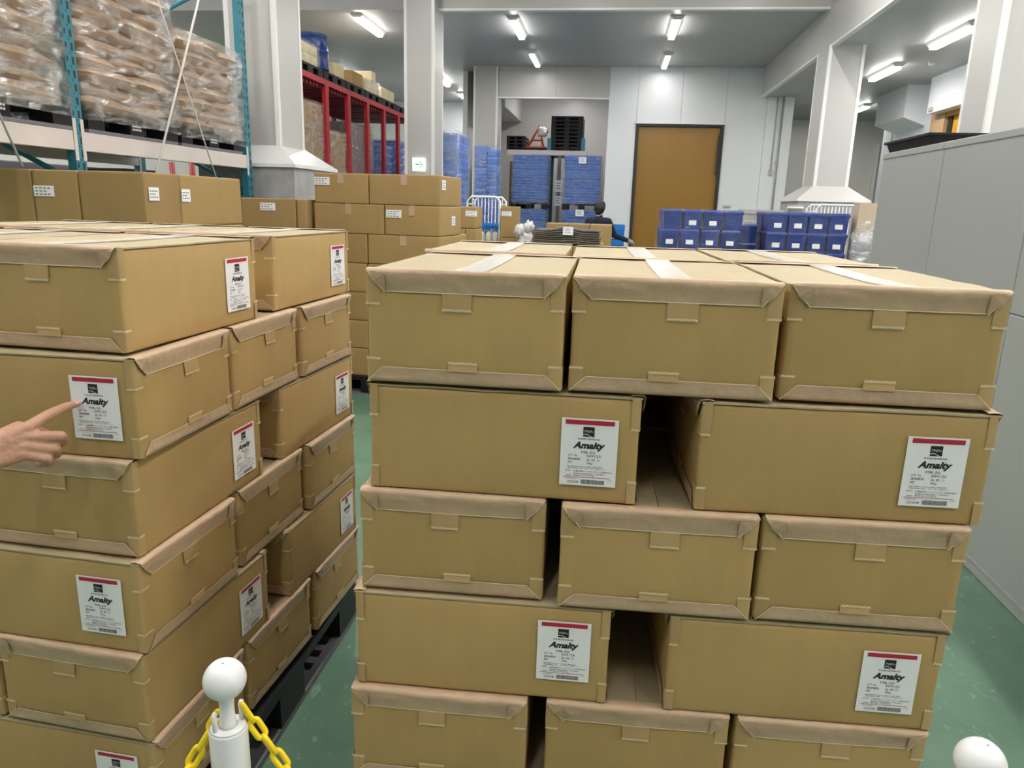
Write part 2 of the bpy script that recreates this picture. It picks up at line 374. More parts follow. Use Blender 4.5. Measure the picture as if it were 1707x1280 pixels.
# columns -------------------------------------------------------------
def column(label, x0, x1, y0, y1, ztop, zs=1.93, zf=1.76, fl=.26, skirt=True):
    c = thing('column', label, 'column', ((x0+x1)/2, (y0+y1)/2, 0)); c['kind'] = 'structure'
    a, b = (x1-x0)/2, (y1-y0)/2
    MB().box(-a, a, -b, b, zs if skirt else 0, ztop).build('column_shaft', CLAD, c)
    for sx in (-1, 1):
        for sy in (-1, 1):
            e = .004
            MB().box(min(sx*a, sx*(a-.035))-e, max(sx*a, sx*(a-.035))+e, min(sy*b, sy*(b-.035))-e, max(sy*b, sy*(b-.035))+e, zs if skirt else 0, ztop).build('corner_trim', TRIMW, c)
    if skirt:
        MB().taper(-a-fl, a+fl, -b-fl, b+fl, zf, -a-.004, a+.004, -b-.004, b+.004, zs+.01).build('flared_skirt', CLAD, c)
        MB().box(-a-fl-.005, a+fl+.005, -b-fl-.005, b+fl+.005, zf-.03, zf).build('skirt_trim', TRIMW, c)
        MB().box(-a-fl+.02, a+fl-.02, -b-fl+.02, b+fl-.02, 0, zf-.03).build('concrete_foot', CONC, c)
    return c
column('grey clad column with flared skirt beside the teal pallet rack', -3.52, -3.05, 6.72, 7.27, 5.0, 1.95, 1.79, .24)
cc = column('grey clad column carrying the green arrow sign', -3.18, -2.73, 11.4, 12.0, 5.0, 1.3, 1.15)
column('grey clad column with flared skirt behind the right-hand blue bins', 2.85, 3.32, 11.4, 12.03, 3.75, 1.86, 1.68)
column('grey clad column behind the grey steel cabinets', 2.95, 3.42, 6.7, 7.2, 3.75, 1.5, 1.3)
column('slim grey column left of the far rack opening', -3.05, -2.53, 16.33, 16.9, 4.3, 1.2, 1.1, .1)
s = thing('exit_sign', 'small lit white sign with green arrow on the middle column', 'sign', (-2.955, 11.385, 2.045))
bevel(MB().box(-.095, .095, -.03, .01, -.095, .095).build('sign_box', SIGN, s))
a = MB(); a.box(-.055, .02, -.033, -.031, -.012, .012)
a.add([(.0, -.033, .05), (.02, -.033, .05), (.065, -.033, 0), (.02, -.033, -.05), (.0, -.033, -.05), (.04, -.033, 0)], [(0, 1, 2, 5), (5, 2, 3, 4)])
a.build('arrow', GREEN, s)

# ------------------------------------------------------------------ ceiling lights
def ceiling_light(x, y, z, label, group=None, lamp=True, ln=1.25, k=1, tube=None):
    t = thing('ceiling_light', label, 'ceiling light', (x, y, z), 0, group)
    MB().taper(-.05, .05, -ln/2, ln/2, -.055, -.11, .11, -ln/2, ln/2, 0).build('housing', TRIMW, t)
    MB().box(-.045, .045, -ln/2+.03, ln/2-.03, -.085, -.0552).build('diffuser', tube or TUBE, t)
    if lamp:
        ld = bpy.data.lights.new('lamp_light', 'AREA'); ld.shape = 'RECTANGLE'; ld.size = .1; ld.size_y = ln-.1; ld.energy = LAMP_W*k; ld.color = LAMP_COL
        lo = bpy.data.objects.new('lamp_light', ld); COL.objects.link(lo); lo.parent = t; lo.location = (0, 0, -.09)
    return t
ceiling_light(-1.68, 12.8, 4.3, 'lit strip light on far ceiling, upper left of the four in the middle bay', k=1.0)
ceiling_light(-1.66, 15.35, 4.3, 'lit strip light on far ceiling, lower left of the four in the middle bay', k=.4, tube=TUBE_DIM)
ceiling_light(.81, 12.8, 4.3, 'lit strip light on far ceiling, upper of the two above the ochre door', k=1.2)
ceiling_light(.87, 15.5, 4.3, 'lit strip light on far ceiling, lower of the two above the ochre door', k=.42, tube=TUBE_DIM)
ceiling_light(-4.1, 12.6, 4.3, 'lit strip light above the red frames, largest in the left bay')
ceiling_light(-4.1, 18.0, 4.3, 'lit strip light seen just right of the arrow-sign column, nearer one')
ceiling_light(-4.1, 20.6, 4.3, 'lit strip light farthest back right of the arrow-sign column')
ceiling_light(-6.3, 15.2, 4.3, 'lit strip light low behind the red frames, left one')
ceiling_light(-6.3, 17.8, 4.3, 'lit strip light low behind the red frames, right one')
ceiling_light(-1.2, 18.4, 4.3, 'strip light added inside the far opening to brighten it, hidden by its lintel')  # added lamp, unseen, brightens the space behind the opening
ceiling_light(-8.2, 12.6, 4.3, 'lit strip light half hidden behind the blue load on the red frames')
ceiling_light(4.15, 10.7, 3.75, 'long lit strip light over right aisle, nearest to the clad column')
ceiling_light(4.21, 13.3, 3.75, 'lit strip light over right aisle, second one down beside the sensor')
ceiling_light(5.2, 17.8, 3.75, 'lit strip light at the far end of the right aisle')
for x in (-8.3, -5.7, -3.1, -.5, 2.1):  # unseen lamp rows, placed and weighted to light the carton stacks
    for y in (-1.4, 1.2, 3.8, 6.4, 9.0):
        ceiling_light(x, y, 5.0, 'unseen strip light added on the high ceiling to light the near stacks', 'added strip lights above the near stacks', True, k=(.75 if y < 0 else 1.0)*(1.5 if x > 2 and y > 0 else 1))
for x, y in [(x, y) for x in (4.15, 6.6) for y in (-2.6, 0, 2.6, 5.3, 8.0)]:  # added lamps, unseen, brighten the right-facing sides of stacks and columns
    ceiling_light(x, y, 3.75, 'unseen strip light added over the right aisle to light the stack sides', 'added out of view aisle lights')
def puck(x, y, z, label):
    tag(MB().lathe([(.05, 0), (.05, -.03), (.035, -.05)], 12).build('ceiling_sensor', WHITEPL), label, 'sensor').location = (x, y, z)
puck(3.35, 14.0, 3.75, 'small white sensor under the low ceiling left of the right column')
puck(-3.9, 14.3, 4.3, 'small white sensor on the ceiling over the red frames')
puck(4.65, 12.6, 3.75, 'round sensor beside the second right aisle light')

# ------------------------------------------------------------------ grey cabinets on the right
CX = 1.63
def cabinet(y0, y1, label, split=False):
    t = thing('steel_cabinet', label, 'cabinet', (CX, (y0+y1)/2, 0)); b = (y1-y0)/2-.002
    hs = [(.0, 1.117), (1.119, 1.85)] if split else [(0, 1.85)]
    for z0, z1 in hs: bevel(MB().box(0, .45, -b, b, z0+.0, z1-.0).build('cabinet_shell', CAB, t), .006)
    bevel(MB().box(-.006, .455, -b, b, 1.822, 1.856).build('top_cap', CAB, t), .004)
    MB().box(-.004, .0, -b+.012, b-.012, .05, .06).build('base_crease', CAB, t)
cabinet(4.09, 4.95, 'grey steel cabinet back at the far end, black tray on top')
cabinet(3.22, 4.09, 'grey steel cabinet back, second from the far end')
cabinet(2.35, 3.22, 'grey two-tier steel cabinet back, third from the far end', True)
cabinet(1.48, 2.35, 'grey steel cabinet back nearest the right frame edge', True)
t = thing('storage_tray', 'flat black tray lying on the far grey cabinet', 'tray', (1.85, 4.62, 1.856))
bevel(MB().taper(-.2, .2, -.3, .3, 0, -.22, .22, -.32, .32, .06).build('tray_body', BLACKP, t)); bevel(MB().box(-.23, .23, -.33, .33, .05, .065).build('tray_rim', BLACKP, t), .003)

# ------------------------------------------------------------------ taped kraft cartons
BW, BL, BH = .350, .4907, .2042
def N3(x, y, z): return noise.noise(Vector((x, y, z)))
def body_mesh(name, W, L, H, bulge=.004, r=.006, seed=0, mt=None):
    hx, hy, hz = W/2, L/2, H/2
    bm = bmesh.new()
    ts = [-1, -.97, -.9, -.6, -.2, .2, .6, .9, .97, 1]
    n = len(ts)
    def mapp(p):
        q = Vector((p[0]*hx, p[1]*hy, p[2]*hz))
        c = Vector((max(-hx+r, min(hx-r, q.x)), max(-hy+r, min(hy-r, q.y)), max(-hz+r, min(hz-r, q.z))))
        d = q-c
        if d.length > 1e-9: q = c+d.normalized()*r
        bx = (1-p[1]**2)*(1-p[2]**2); by = (1-p[0]**2)*(1-p[2]**2)
        wob = .35*N3(p[0]*1.3+seed*7, p[1]*1.3, p[2]*1.3)
        if abs(p[0]) == 1: q.x += p[0]*bulge*bx*(1+wob)
        if abs(p[1]) == 1: q.y += p[1]*bulge*by*(1+wob)
        q.x += .0012*N3(q.x*9+seed*3, q.y*9, q.z*9); q.y += .0012*N3(q.x*9, q.y*9+seed*5+4, q.z*9)
        q.z += hz
        return q
    for ax in range(3):
        for sgn in (-1, 1):
            vs = []
            for i in ts:
                row = []
                for j in ts:
                    p = [0, 0, 0]; p[ax] = sgn; p[(ax+1) % 3] = i; p[(ax+2) % 3] = j
                    row.append(bm.verts.new(mapp(p)))
                vs.append(row)
            for i in range(n-1):
                for j in range(n-1):
                    f = [vs[i][j], vs[i+1][j], vs[i+1][j+1], vs[i][j+1]]
                    if sgn < 0: f.reverse()
                    fc = bm.faces.new(f); fc.smooth = True
    bmesh.ops.remove_doubles(bm, verts=bm.verts, dist=1e-5)
    me = bpy.data.meshes.new(name); bm.to_mesh(me); bm.free(); me.materials.append(mt or KRAFT); return me

def zig(mb, p0, p1, nrm, down, n=13, amp=.0035, w=.0016, mi=1):
    """serrated cut edge: a thin zigzag ribbon between p0 and p1"""
    p0, p1, nrm, down = Vector(p0), Vector(p1), Vector(nrm), Vector(down)
    vs = []
    for i in range(n*2+1):
        t = i/(n*2); q = p0.lerp(p1, t)+nrm*.0007
        a = amp if i % 2 else 0
        vs += [q+down*(a-w), q+down*(a+w)]
    mb.add(vs, [(2*i, 2*i+1, 2*i+3, 2*i+2) for i in range(n*2)], mi)

def end_frame(end):
    """local frame at a box end: (x right as seen from outside, outward normal)"""
    s_ = -1 if end < 0 else 1
    return s_
def edge_tape(end, top, seed):
    mb = MB(); s_ = end; nx = 22
    drop = .038 if top else .027
    prof = []
    rows = 6
    P = []
    for j in range(rows+3):
        row = []
        for i in range(nx+1):
            u = -1+2*i/nx
            nz = N3(u*2.4+seed*3.1, j*.25, seed*1.7); nz2 = N3(u*7+seed, j*.5, 3.3)
            if j < 3:      # lies on the top / bottom face
                yy = BL/2-.018+.0215*j/2; z = BH-.0005+(.0012 if j == 1 else .0)+.0015*nz*(j == 2)
                xx = u*(BW/2-.001); y = yy+(.0015+.003*max(0, nz))*(j == 2)
                if not top: z = .0012+.0004*j; y = yy-.002
            else:
                k = (j-2)/rows; d_ = drop*k
                lim = BW/2-.002-(.034*k if top else .028*k)
                xx = u*lim
                puff = (.0085 if top else .003)*(1-k)**1.3*(.45+.9*abs(nz)+.35*nz2)
                y = BL/2+.0022+puff+.0045*(1-u*u)*min(1, d_/.1)
                z = BH-.001-d_ if top else .002+d_
                z += (.003*nz2 if k < .6 else 0)*(1 if top else .5)
            row.append((xx, s_*y, z))
        P.append(row)
    mb.grid(P)
    # fine bright cut line along the lower edge, folded corner triangles
    last = P[-1]
    for i in range(nx):
        a, b = Vector(last[i]), Vector(last[i+1]); n_ = Vector((0, s_*.0006, 0)); z_ = Vector((0, 0, .0008))
        mb.add([a+n_-z_, b+n_-z_, b+n_+z_, a+n_+z_], [(0, 1, 2, 3)], 1)
    for sx in (-1, 1):
        zt, zb = (BH-.003, BH-.003-drop) if top else (.003, .003+drop)
        x_o = sx*(BW/2-.002); x_i = sx*(BW/2-(.036 if top else .03))
        a, b = Vector((x_o, s_*(BL/2+.005), zt)), Vector((x_i, s_*(BL/2+.0042), zb))
        off = Vector((sx*.0016, 0, 0)); n_ = Vector((0, s_*.0014, 0))
        mb.add([a+n_, b+n_, b+n_+off, a+n_+off], [(0, 1, 2, 3)], 1)
        if top:   # small pinched fold at the corner
            q = .011+.006*abs(N3(seed*5+sx, 1, 1))
            mb.add([a, Vector((x_i, s_*(BL/2+.004+q*.6), zt-.004)), b, Vector((sx*(BW/2-.014), s_*(BL/2+.004+q*.25), zt-.020))], [(0, 1, 3), (1, 2, 3), (0, 3, 2)], 0)
    return mb.mesh('edge_tape', [TAPE, TAPE_EDGE])
def corner_tape(end, side, top):
    mb = MB(); h = .060 if top else .042; z0, z1 = (BH-h, BH-.003) if top else (.003, h)
    y = end*(BL/2+.0006); x = side*(BW/2+.0006); xi = side*(BW/2-.024); yi = end*(BL/2-.016); e = .0025
    P = [[(xi, y+end*.0006, z0), (xi, y+end*.0006, z1)], [(x-side*e, y, z0), (x-side*e, y, z1)], [(x, y-end*e, z0), (x, y-end*e, z1)], [(x+side*.0008, yi, z0), (x+side*.0008, yi, z1)]]
    mb.grid(P)
    zz = z0 if top else z1
    zig(mb, (xi, y+end*.0006, zz), (x, y, zz), (0, end, 0), (0, 0, -1 if top else 1), 7)
    zig(mb, (x, y, zz), (x, yi, zz), (side, 0, 0), (0, 0, -1 if top else 1), 4)
    return mb.mesh('corner_tape', [TAPE2, TAPE_EDGE])
def centre_tape(end, top, off=0):
    mb = MB(); w_ = .026; y = end*(BL/2+.0052)
    z0, z1 = (BH-.066, BH-.03) if top else (.027, .041)
    P = [[(off+w_*(-1+i*.5), y+end*.0004, z0), (off+w_*(-1+i*.5), y-end*.002, z1)] for i in range(5)]
    mb.grid(P); zz = z0 if top else z1
    zig(mb, (off-w_, y+end*.0004, zz), (off+w_, y+end*.0004, zz), (0, end, 0), (0, 0, -1 if top else 1), 12)
    return mb.mesh('centre_tape', [TAPE2, TAPE_EDGE])
def flap(side, seed):
    mb = MB(); nx, ny = 4, 14; P = []; Q = []
    for i in range(nx+1):
        ra = []; rb = []
        for j in range(ny+1):
            u = i/nx; v = -1+2*j/ny
            x = side*(.0012+(BW/2+.0006-.0012)*u)
            ov = .0015+.004*(.5+N3(u*2+seed*3, v, seed)) if abs(v) == 1 else 0
            y = v*(BL/2-.001)+(ov if v > 0 else -ov)
            z = BH-.0034+.0016*N3(u*2+seed, v*3, 5)*(1 if abs(v) < 1 else 1.6)-.0025*(1-v*v)*(1-u)
            ra.append((x, y, z)); rb.append((x, y, z-.0032))
        P.append(ra); Q.append(rb)
    if side < 0: P.reverse(); Q.reverse()
    mb.grid(P); mb.grid([list(r) for r in reversed(Q)])
    per = [(i, 0) for i in range(nx+1)]+[(nx, j) for j in range(1, ny+1)]+[(i, ny) for i in range(nx-1, -1, -1)]+[(0, j) for j in range(ny-1, 0, -1)]
    vs = [];
    for i, j in per: vs += [P[i][j], Q[i][j]]
    k = len(per); mb.add(vs, [(2*a, 2*a+1, 2*((a+1) % k)+1, 2*((a+1) % k)) for a in range(k)])
    return mb.mesh('top_flap', KRAFT_TOP)
def top_tape(seed, off=0):
    mb = MB(); w_ = .027
    P = [[(off+w_*(-1+.5*i), -BL/2-.001+BL*j/12, BH-.0005+.0012*N3(i+seed, j*.7, 2)-.0022*(1-(2*j/12-1)**2)) for j in range(13)] for i in range(5)]
    mb.grid(P); return mb.mesh('top_tape', CLEAR)
BODY = [body_mesh('carton_body', BW-.001, BL-.001, BH-.0068, seed=k) for k in range(3)]
FLAP = {(s_, k): flap(s_, k+s_*3) for s_ in (-1, 1) for k in range(3)}
TTAPE = [top_tape(k, .006*(k-1)) for k in range(3)]
EDGE = {(e, t, k): edge_tape(e, t, k+e*2+7*t) for e in (-1, 1) for t in (0, 1) for k in range(4)}
CORN = {(e, s_, t): corner_tape(e, s_, t) for e in (-1, 1) for s_ in (-1, 1) for t in (0, 1)}
CENT = {(e, t, k): centre_tape(e, t, .012*(k-1)) for e in (-1, 1) for t in (0, 1) for k in range(3)}

# printed product label, drawn once in the plane of the +X side (u -> +Y, v -> +Z)
LW, LH = .101, .126
def lab_M(dx):   # label plane -> box local
    return Matrix(((0, 0, 1, BW/2+.0046+dx), (1, 0, 0, .146-LW/2), (0, 1, 0, BH/2-.006-LH/2), (0, 0, 0, 1)))
def U(a): return a*LW
def V(b): return (1-b)*LH
def rect(mb, u0, u1, v0, v1, M, mi=0):
    mb.add([(U(u0), V(v1), 0), (U(u1), V(v1), 0), (U(u1), V(v0), 0), (U(u0), V(v0), 0)], [(0, 1, 2, 3)], mi, M)
def T(mb, s_, u0, u1, v, h, M, **k): put_text(mb, s_, U(u0), U(u1), V(v), h*LH, M, **k)
Lp = MB(); Lp.box(0, LW, 0, LH, -.0006, 0, 0, lab_M(0)); L_PAPER = Lp.mesh('label', PAPER)
M1, M2 = lab_M(.0004), lab_M(.0008)
q = MB(); rect(q, .07, .93, .022, .088, M1); L_BAND = q.mesh('red_band', REDINK)
q = MB(); rect(q, .07, .90, .868, .876, M1); T(q, '賞味期限', .86, .93, .898, .012, M1); T(q, '製造所', .12, .21, .848, .018, M1); L_RULE = q.mesh('red_rule', REDINK)
q = MB(); rect(q, .385, .585, .118, .262, M1, 0)
T(q, 'アマルティ', .405, .565, .185, .036, M2, mi=1, offset=.02)
wv = []
for i in range(13):
    t_ = i/12; vv = .232-.012*sin(t_*pi*1.6+.3)+.022*t_*t_
    wv += [(U(.388+.194*t_), V(vv), 0), (U(.388+.194*t_), V(vv+.009), 0)]
q.add(wv, [(2*i+1, 2*i+3, 2*i+2, 2*i) for i in range(12)], 1, M2)
L_EMB = q.mesh('emblem', [INK, PAPER])
q = MB()
T(q, '粉末還元麦芽糖水飴', .30, .68, .297, .028, M1)
T(q, 'Amalty', .215, .785, .405, .135, M1, shear=.32, offset=.042)
T(q, 'MR-50', .365, .61, .497, .038, M1)
T(q, 'LOT  No.', .14, .31, .545, .032, M1); T(q, '509125', .465, .715, .548, .036, M1)
T(q, '賞味期限', .14, .355, .600, .036, M1); T(q, '26. 09. 11', .465, .69, .606, .034, M1)
T(q, 'NET', .14, .215, .652, .032, M1); T(q, '20kg', .47, .575, .660, .038, M1)
T(q, '※商品は直射日光の当たらない乾燥した場所に保管し', .12, .76, .712, .019, M1)
T(q, '開封後は吸湿に注意し、なるべく早くご使用ください。', .14, .82, .737, .019, M1)
T(q, '販売者', .10, .19, .776, .02, M1); T(q, '三菱商事ライフサイエンス株式会社', .24, .93, .783, .025, M1)
T(q, '東京都千代田区有楽町一丁目1番3号', .25, .80, .818, .022, M1); T(q, '静岡県富士市今井四丁目', .25, .61, .845, .02, M1)
T(q, '商品事業部管理コード', .10, .36, .897, .014, M1)
L_TEXT = q.mesh('lettering', INK)
q = MB(); T(q, '25508', .14, .34, .946, .036, M1)
random.seed(3); u_ = .385
while u_ < .80:
    w1 = random.choice((.004, .004, .007)); rect(q, u_, min(.80, u_+w1), .905, .972, M1); u_ += w1+random.choice((.003, .004, .005))
L_BAR = q.mesh('barcode', GREYINK)
random.seed(11)

def carton(label, x, y, z, rz, ends=(-1, 1), lab=True, full=True, group=None, lo=(.008, 0), tt_=True):
    t = thing('carton', label, 'carton', (x, y, z), rz, group)
    k = random.randrange(3)
    link('carton_body', BODY[k], t)
    for s_ in (-1, 1): link('top_flap', FLAP[(s_, k)], t)
    if tt_: link('top_tape', TTAPE[random.randrange(3)], t)
    if full:
        for e in ends:
            for tt in (0, 1):
                link('edge_tape', EDGE[(e, tt, random.randrange(4))], t)
                link('centre_tape', CENT[(e, tt, random.randrange(3))], t)
                for s_ in (-1, 1): link('corner_tape', CORN[(e, s_, tt)], t)
        if lab:
            p = link('label', L_PAPER, t); p.location = (0, *lo); p['label'] = 'white printed product label with red band'
            for nm, me in (('red_band', L_BAND), ('red_rule', L_RULE), ('emblem', L_EMB), ('lettering', L_TEXT), ('barcode', L_BAR)): link(nm, me, p)
    return t
def pallet(label, x, y, z, w=1.1, dp=1.1, h=.15, mark=False, rz=0, group=None, simple=False):
    t = thing('plastic_pallet', label, 'pallet', (x, y, z), rz, group)
    a, b = w/2, dp/2
    MB().box(-a, a, -b, b, h-.03, h).build('top_deck', BLACKP, t)
    bw = w*.15
    for px_ in (-a+bw/2, 0, a-bw/2):
        for py_ in (-b+bw/2, 0, b-bw/2):
            MB().box(px_-bw/2, px_+bw/2, py_-bw/2, py_+bw/2, .02, h-.03).build('block', BLACKP, t)
    if simple:
        for px_ in (-a+bw/2, 0, a-bw/2): MB().box(px_-bw/2, px_+bw/2, -b, b, 0, .02).build('skid', BLACKP, t)
    else:
        for sx in (-1, 1):
            mb = MB(); x0, x1 = sorted((sx*a, sx*(a-.13)))
            n_ = 15; st = (dp-.04)/n_
            mb.box(x0, x0+.03, -b, b, .0, .02); mb.box(x1-.03, x1, -b, b, 0, .02); 
            for i in range(n_+1): mb.box(x0+.03, x1-.03, -b+i*st, -b+i*st+.03, 0, .02)
            mb.build('lattice_skid', GREYP, t)
        for sy in (-1, 1): 
            y0, y1 = sorted((sy*b, sy*(b-.12))); MB().box(-a+.13, a-.13, y0, y1, 0, .02).build('skid', GREYP, t)
    if mark:
        mb = MB()
        for r in range(2):
            for c_ in range(5): mb.box(a, a+.0008, -.05+c_*.02, -.036+c_*.02, h*.42+r*.02, h*.42+r*.02+.012)
        mb.build('printed_mark', PAPER, t)
    return t

ZR, ZL = 1.3745, 1.392
pallet('black plastic pallet under the right-hand stack of labelled cartons', .10, 1.79, 0, h=.149)
pallet('black plastic pallet with grey lattice foot under the left-hand stack', -1.40, 1.79, 0, h=.149)
Q = -pi/2
def hid(stack, x, y, z, rz, g):
    carton('plain taped carton buried inside the %s stack' % stack, x, y, z, rz, full=False, lab=False, group=g, tt_=False)
# right-hand stack: layers counted from the top
LAYN = ['top', 'second', 'third', 'fourth', 'fifth', 'sixth']
RE = {1: [(-.247, 1.498, .3), (.113, 1.512, .9), (.476, 1.536, 1.0)], 3: [(-.272, 1.498, 1.8), (.108, 1.494, 2.0), (.466, 1.514, 2.4)], 5: [(-.291, 1.474, 1.8), (.095, 1.497, 2.1), (.456, 1.511, 2.8)]}
RS = {2: [(-.176, 1.433, .6), (.413, 1.447, 3.0)], 4: [(-.209, 1.418, 1.9), (.391, 1.438, 2.6)], 6: [(-.20, 1.43, 1), (.39, 1.44, 2)]}
PO = ['left of three', 'middle of three', 'right of three']
for L in range(1, 7):
    z = ZR-BH*L+.0012*(6-L)
    if L % 2:
        for i, (x, y, a) in enumerate(RE[L]):
            carton('kraft carton, taped end facing, %s, %s layer, right-hand stack' % (PO[i], LAYN[L-1]), x, y, z, radians(a), ends=(-1, 1) if L == 1 else (-1,), tt_=L == 1)
        back = [(-.286, 2.068, .6), (.083, 2.022, 1.5), (.449, 2.09, 2.2)] if L == 1 else [(x-.005, y+.53, a) for x, y, a in RE[L]]
        for i, (x, y, a) in enumerate(back):
            if L == 1: carton('kraft carton top with clear tape, %s in the back row of right-hand stack' % PO[i], x, y, z, radians(a))
            else: hid('right-hand', x, y, z, radians(a), 'buried cartons of the right-hand stack')
    else:
        for i, (x, y, a) in enumerate(RS[L]):
            carton('kraft carton, labelled long side facing, %s end of the %s layer, right-hand stack' % (('left', 'right')[i], LAYN[L-1]), x, y, z, Q+radians(a), tt_=False, lo={(2, 0): (.012, 0), (2, 1): (.006, 0), (4, 0): (.014, .013), (4, 1): (.009, .002)}.get((L, i), (.008, 0)))
            for k in (1, 2): hid('right-hand', x-.004*k+(.05, -.05)[i]*(k == 2), y+.372*k, z, Q+radians(a*.6), 'buried cartons of the right-hand stack')
LE = {1: [(-1.072, 1.534, -3.0), (-1.051, 2.145, -3.9)], 3: [(-1.063, 1.498, -2.6), (-1.033, 2.106, -3.9)], 5: [(-1.057, 1.473, -3.9), (-1.019, 2.081, -3.2)]}
LS = {2: [(-1.127, 1.431, -.6), (-1.122, 1.802, -1.6), (-1.099, 2.178, -3.4)], 4: [(-1.129, 1.411, -2.9), (-1.121, 1.793, -2.6), (-1.089, 2.165, -2.8)], 6: [(-1.13, 1.405, -3), (-1.108, 1.783, -3.6), (-1.086, 2.165, -2.6)]}
PD = ['near', 'middle', 'far']
for L in range(1, 7):
    z = ZL-BH*L+.0012*(6-L)
    if L % 2:
        for i, (x, y, a) in enumerate(LE[L]):
            carton('kraft carton, labelled aisle side, %s one in the %s layer, left-hand stack' % (('near', 'far')[i], LAYN[L-1]), x, y, z, radians(a), tt_=L == 1)
            for k in (1, 2):
                xx, yy = x-.362*k*cos(radians(a)), y-.362*k*sin(radians(a))
                if L == 1: carton('kraft carton top, %s row, %s from the aisle, on left-hand stack' % (('near', 'far')[i], ('second', 'third')[k-1]), xx, yy, z, radians(a), lab=False)
                elif i == 0 and k == 1: carton('kraft carton cut by the left frame edge, %s layer of the left-hand stack' % LAYN[L-1], xx, yy, z, radians(a), lab=False)
                else: hid('left-hand', xx, yy, z, radians(a), 'buried cartons of the left-hand stack')
    else:
        for i, (x, y, a) in enumerate(LS[L]):
            carton('kraft carton, taped end towards aisle, %s of three in the %s layer, left-hand stack' % (PD[i], LAYN[L-1]), x, y, z, Q+radians(a), tt_=False, lo=(.017 if L == 2 else .009, .006))
            hid('left-hand', x-.51, y-.51*sin(radians(a)), z, Q+radians(a), 'buried cartons of the left-hand stack')

# ------------------------------------------------------------------ plain cartons behind
def plain_mesh(name, w_, d_, h_, mt=KRAFT2, tape=True):
    return body_mesh(name, w_, d_, h_, .003, .006, seed=int(w_*100), mt=mt)
_PM = {}
def plain(label, x, y, z, w_, d_, h_, rz=0, sticker=None, seam='front', group=None, mt=KRAFT2, name='carton', cat='carton'):
    """x, y: centre of the base; w along local x, d along local y"""
    k = (round(w_, 3), round(d_, 3), round(h_, 3), mt.name)
    if k not in _PM:
        b = body_mesh('carton_body', w_-.002, d_-.002, h_-.002, .003, .006, seed=len(_PM), mt=mt)
        tp = MB()
        tp.box(-.025, .025, -d_/2-.0012-.003, d_/2+.0012+.003, h_-.0016, h_-.0004)
        for s_ in (-1, 1): tp.box(-.025, .025, *sorted((s_*(d_/2+.0028), s_*(d_/2+.0040))), h_-.075, h_-.0005)
        _PM[k] = (b, tp.mesh('sealing_tape', TAPE))
    t = thing(name, label, cat, (x, y, z), rz, group)
    link('carton_body', _PM[k][0], t)
    if seam: link('sealing_tape', _PM[k][1], t)
    if sticker:
        for (face, u, v) in sticker:     # face f (front, -y) or r (right, +x); u from centre, v up
            mb = MB()
            if face == 'f': mb.box(u-.06, u+.06, -d_/2-.0052, -d_/2-.0035, v-.028, v+.028); mb2 = MB()
            else: mb.box(w_/2+.0035, w_/2+.0052, u-.045, u+.045, v-.035, v+.035); mb2 = MB()
            st = mb.build('sticker', PAPER, t); st['label'] = 'small white printed sticker'
            for r in range(3):
                z0 = v+.012-.016*r
                for c_ in range(4-(r % 2)):
                    if face == 'f': mb2.box(u-.05+.024*c_, u-.034+.024*c_, -d_/2-.0056, -d_/2-.0051, z0, z0+.006)
                    else: mb2.box(w_/2+.0051, w_/2+.0056, u-.036+.018*c_, u-.024+.018*c_, z0, z0+.006)
            mb2.build('print_marks', GREYINK, st)
    return t

# stack along the rack, left (top edge at z 1.61)
hA = .292
AX = -2.46
def sA(label, x0, x1, y0, y1, k, **kw):
    return plain(label, (x0+x1)/2, (y0+y1)/2, .15+k*hA-.008*(k > 4)*0, x1-x0, y1-y0, hA, **kw)
pallet('black pallet under the stickered end of the carton row beside the teal rack', -2.765, 4.25, 0, .60, 1.05)
pallet('small black pallet under the left end of the carton row beside the rack', -3.345, 3.92, 0, .53, .42, simple=True)
for k in range(5):
    top = k == 4
    G = None if top else 'hidden cartons under the row by the teal rack'
    HL = 'plain kraft carton hidden in the row beside the teal rack'
    sA('plain kraft carton with white corner sticker, end of row by the teal rack' if top else HL, AX-.378, AX, 3.73, 4.06, k, group=G, seam=None, sticker=[('r', -.09, .178)] if top else None)
    sA('plain kraft carton, farthest of the row by the teal rack, stickered aisle side' if top else HL, AX-.50, AX, 4.066, 4.78, k, group=G, seam=None, sticker=[('r', -.31, .175)] if top else None)
    sA('plain kraft carton with white sticker, second from left in the row by the rack' if top else HL, AX-.65, AX-.384, 3.73, 4.06, k, group=G, seam=None, sticker=[('f', -.065, .178)] if top else None)
    sA('plain kraft carton cut by the left frame edge, in the row by the rack' if top else HL, AX-1.15, AX-.656, 3.73, 4.06, k, group=G, seam=None)
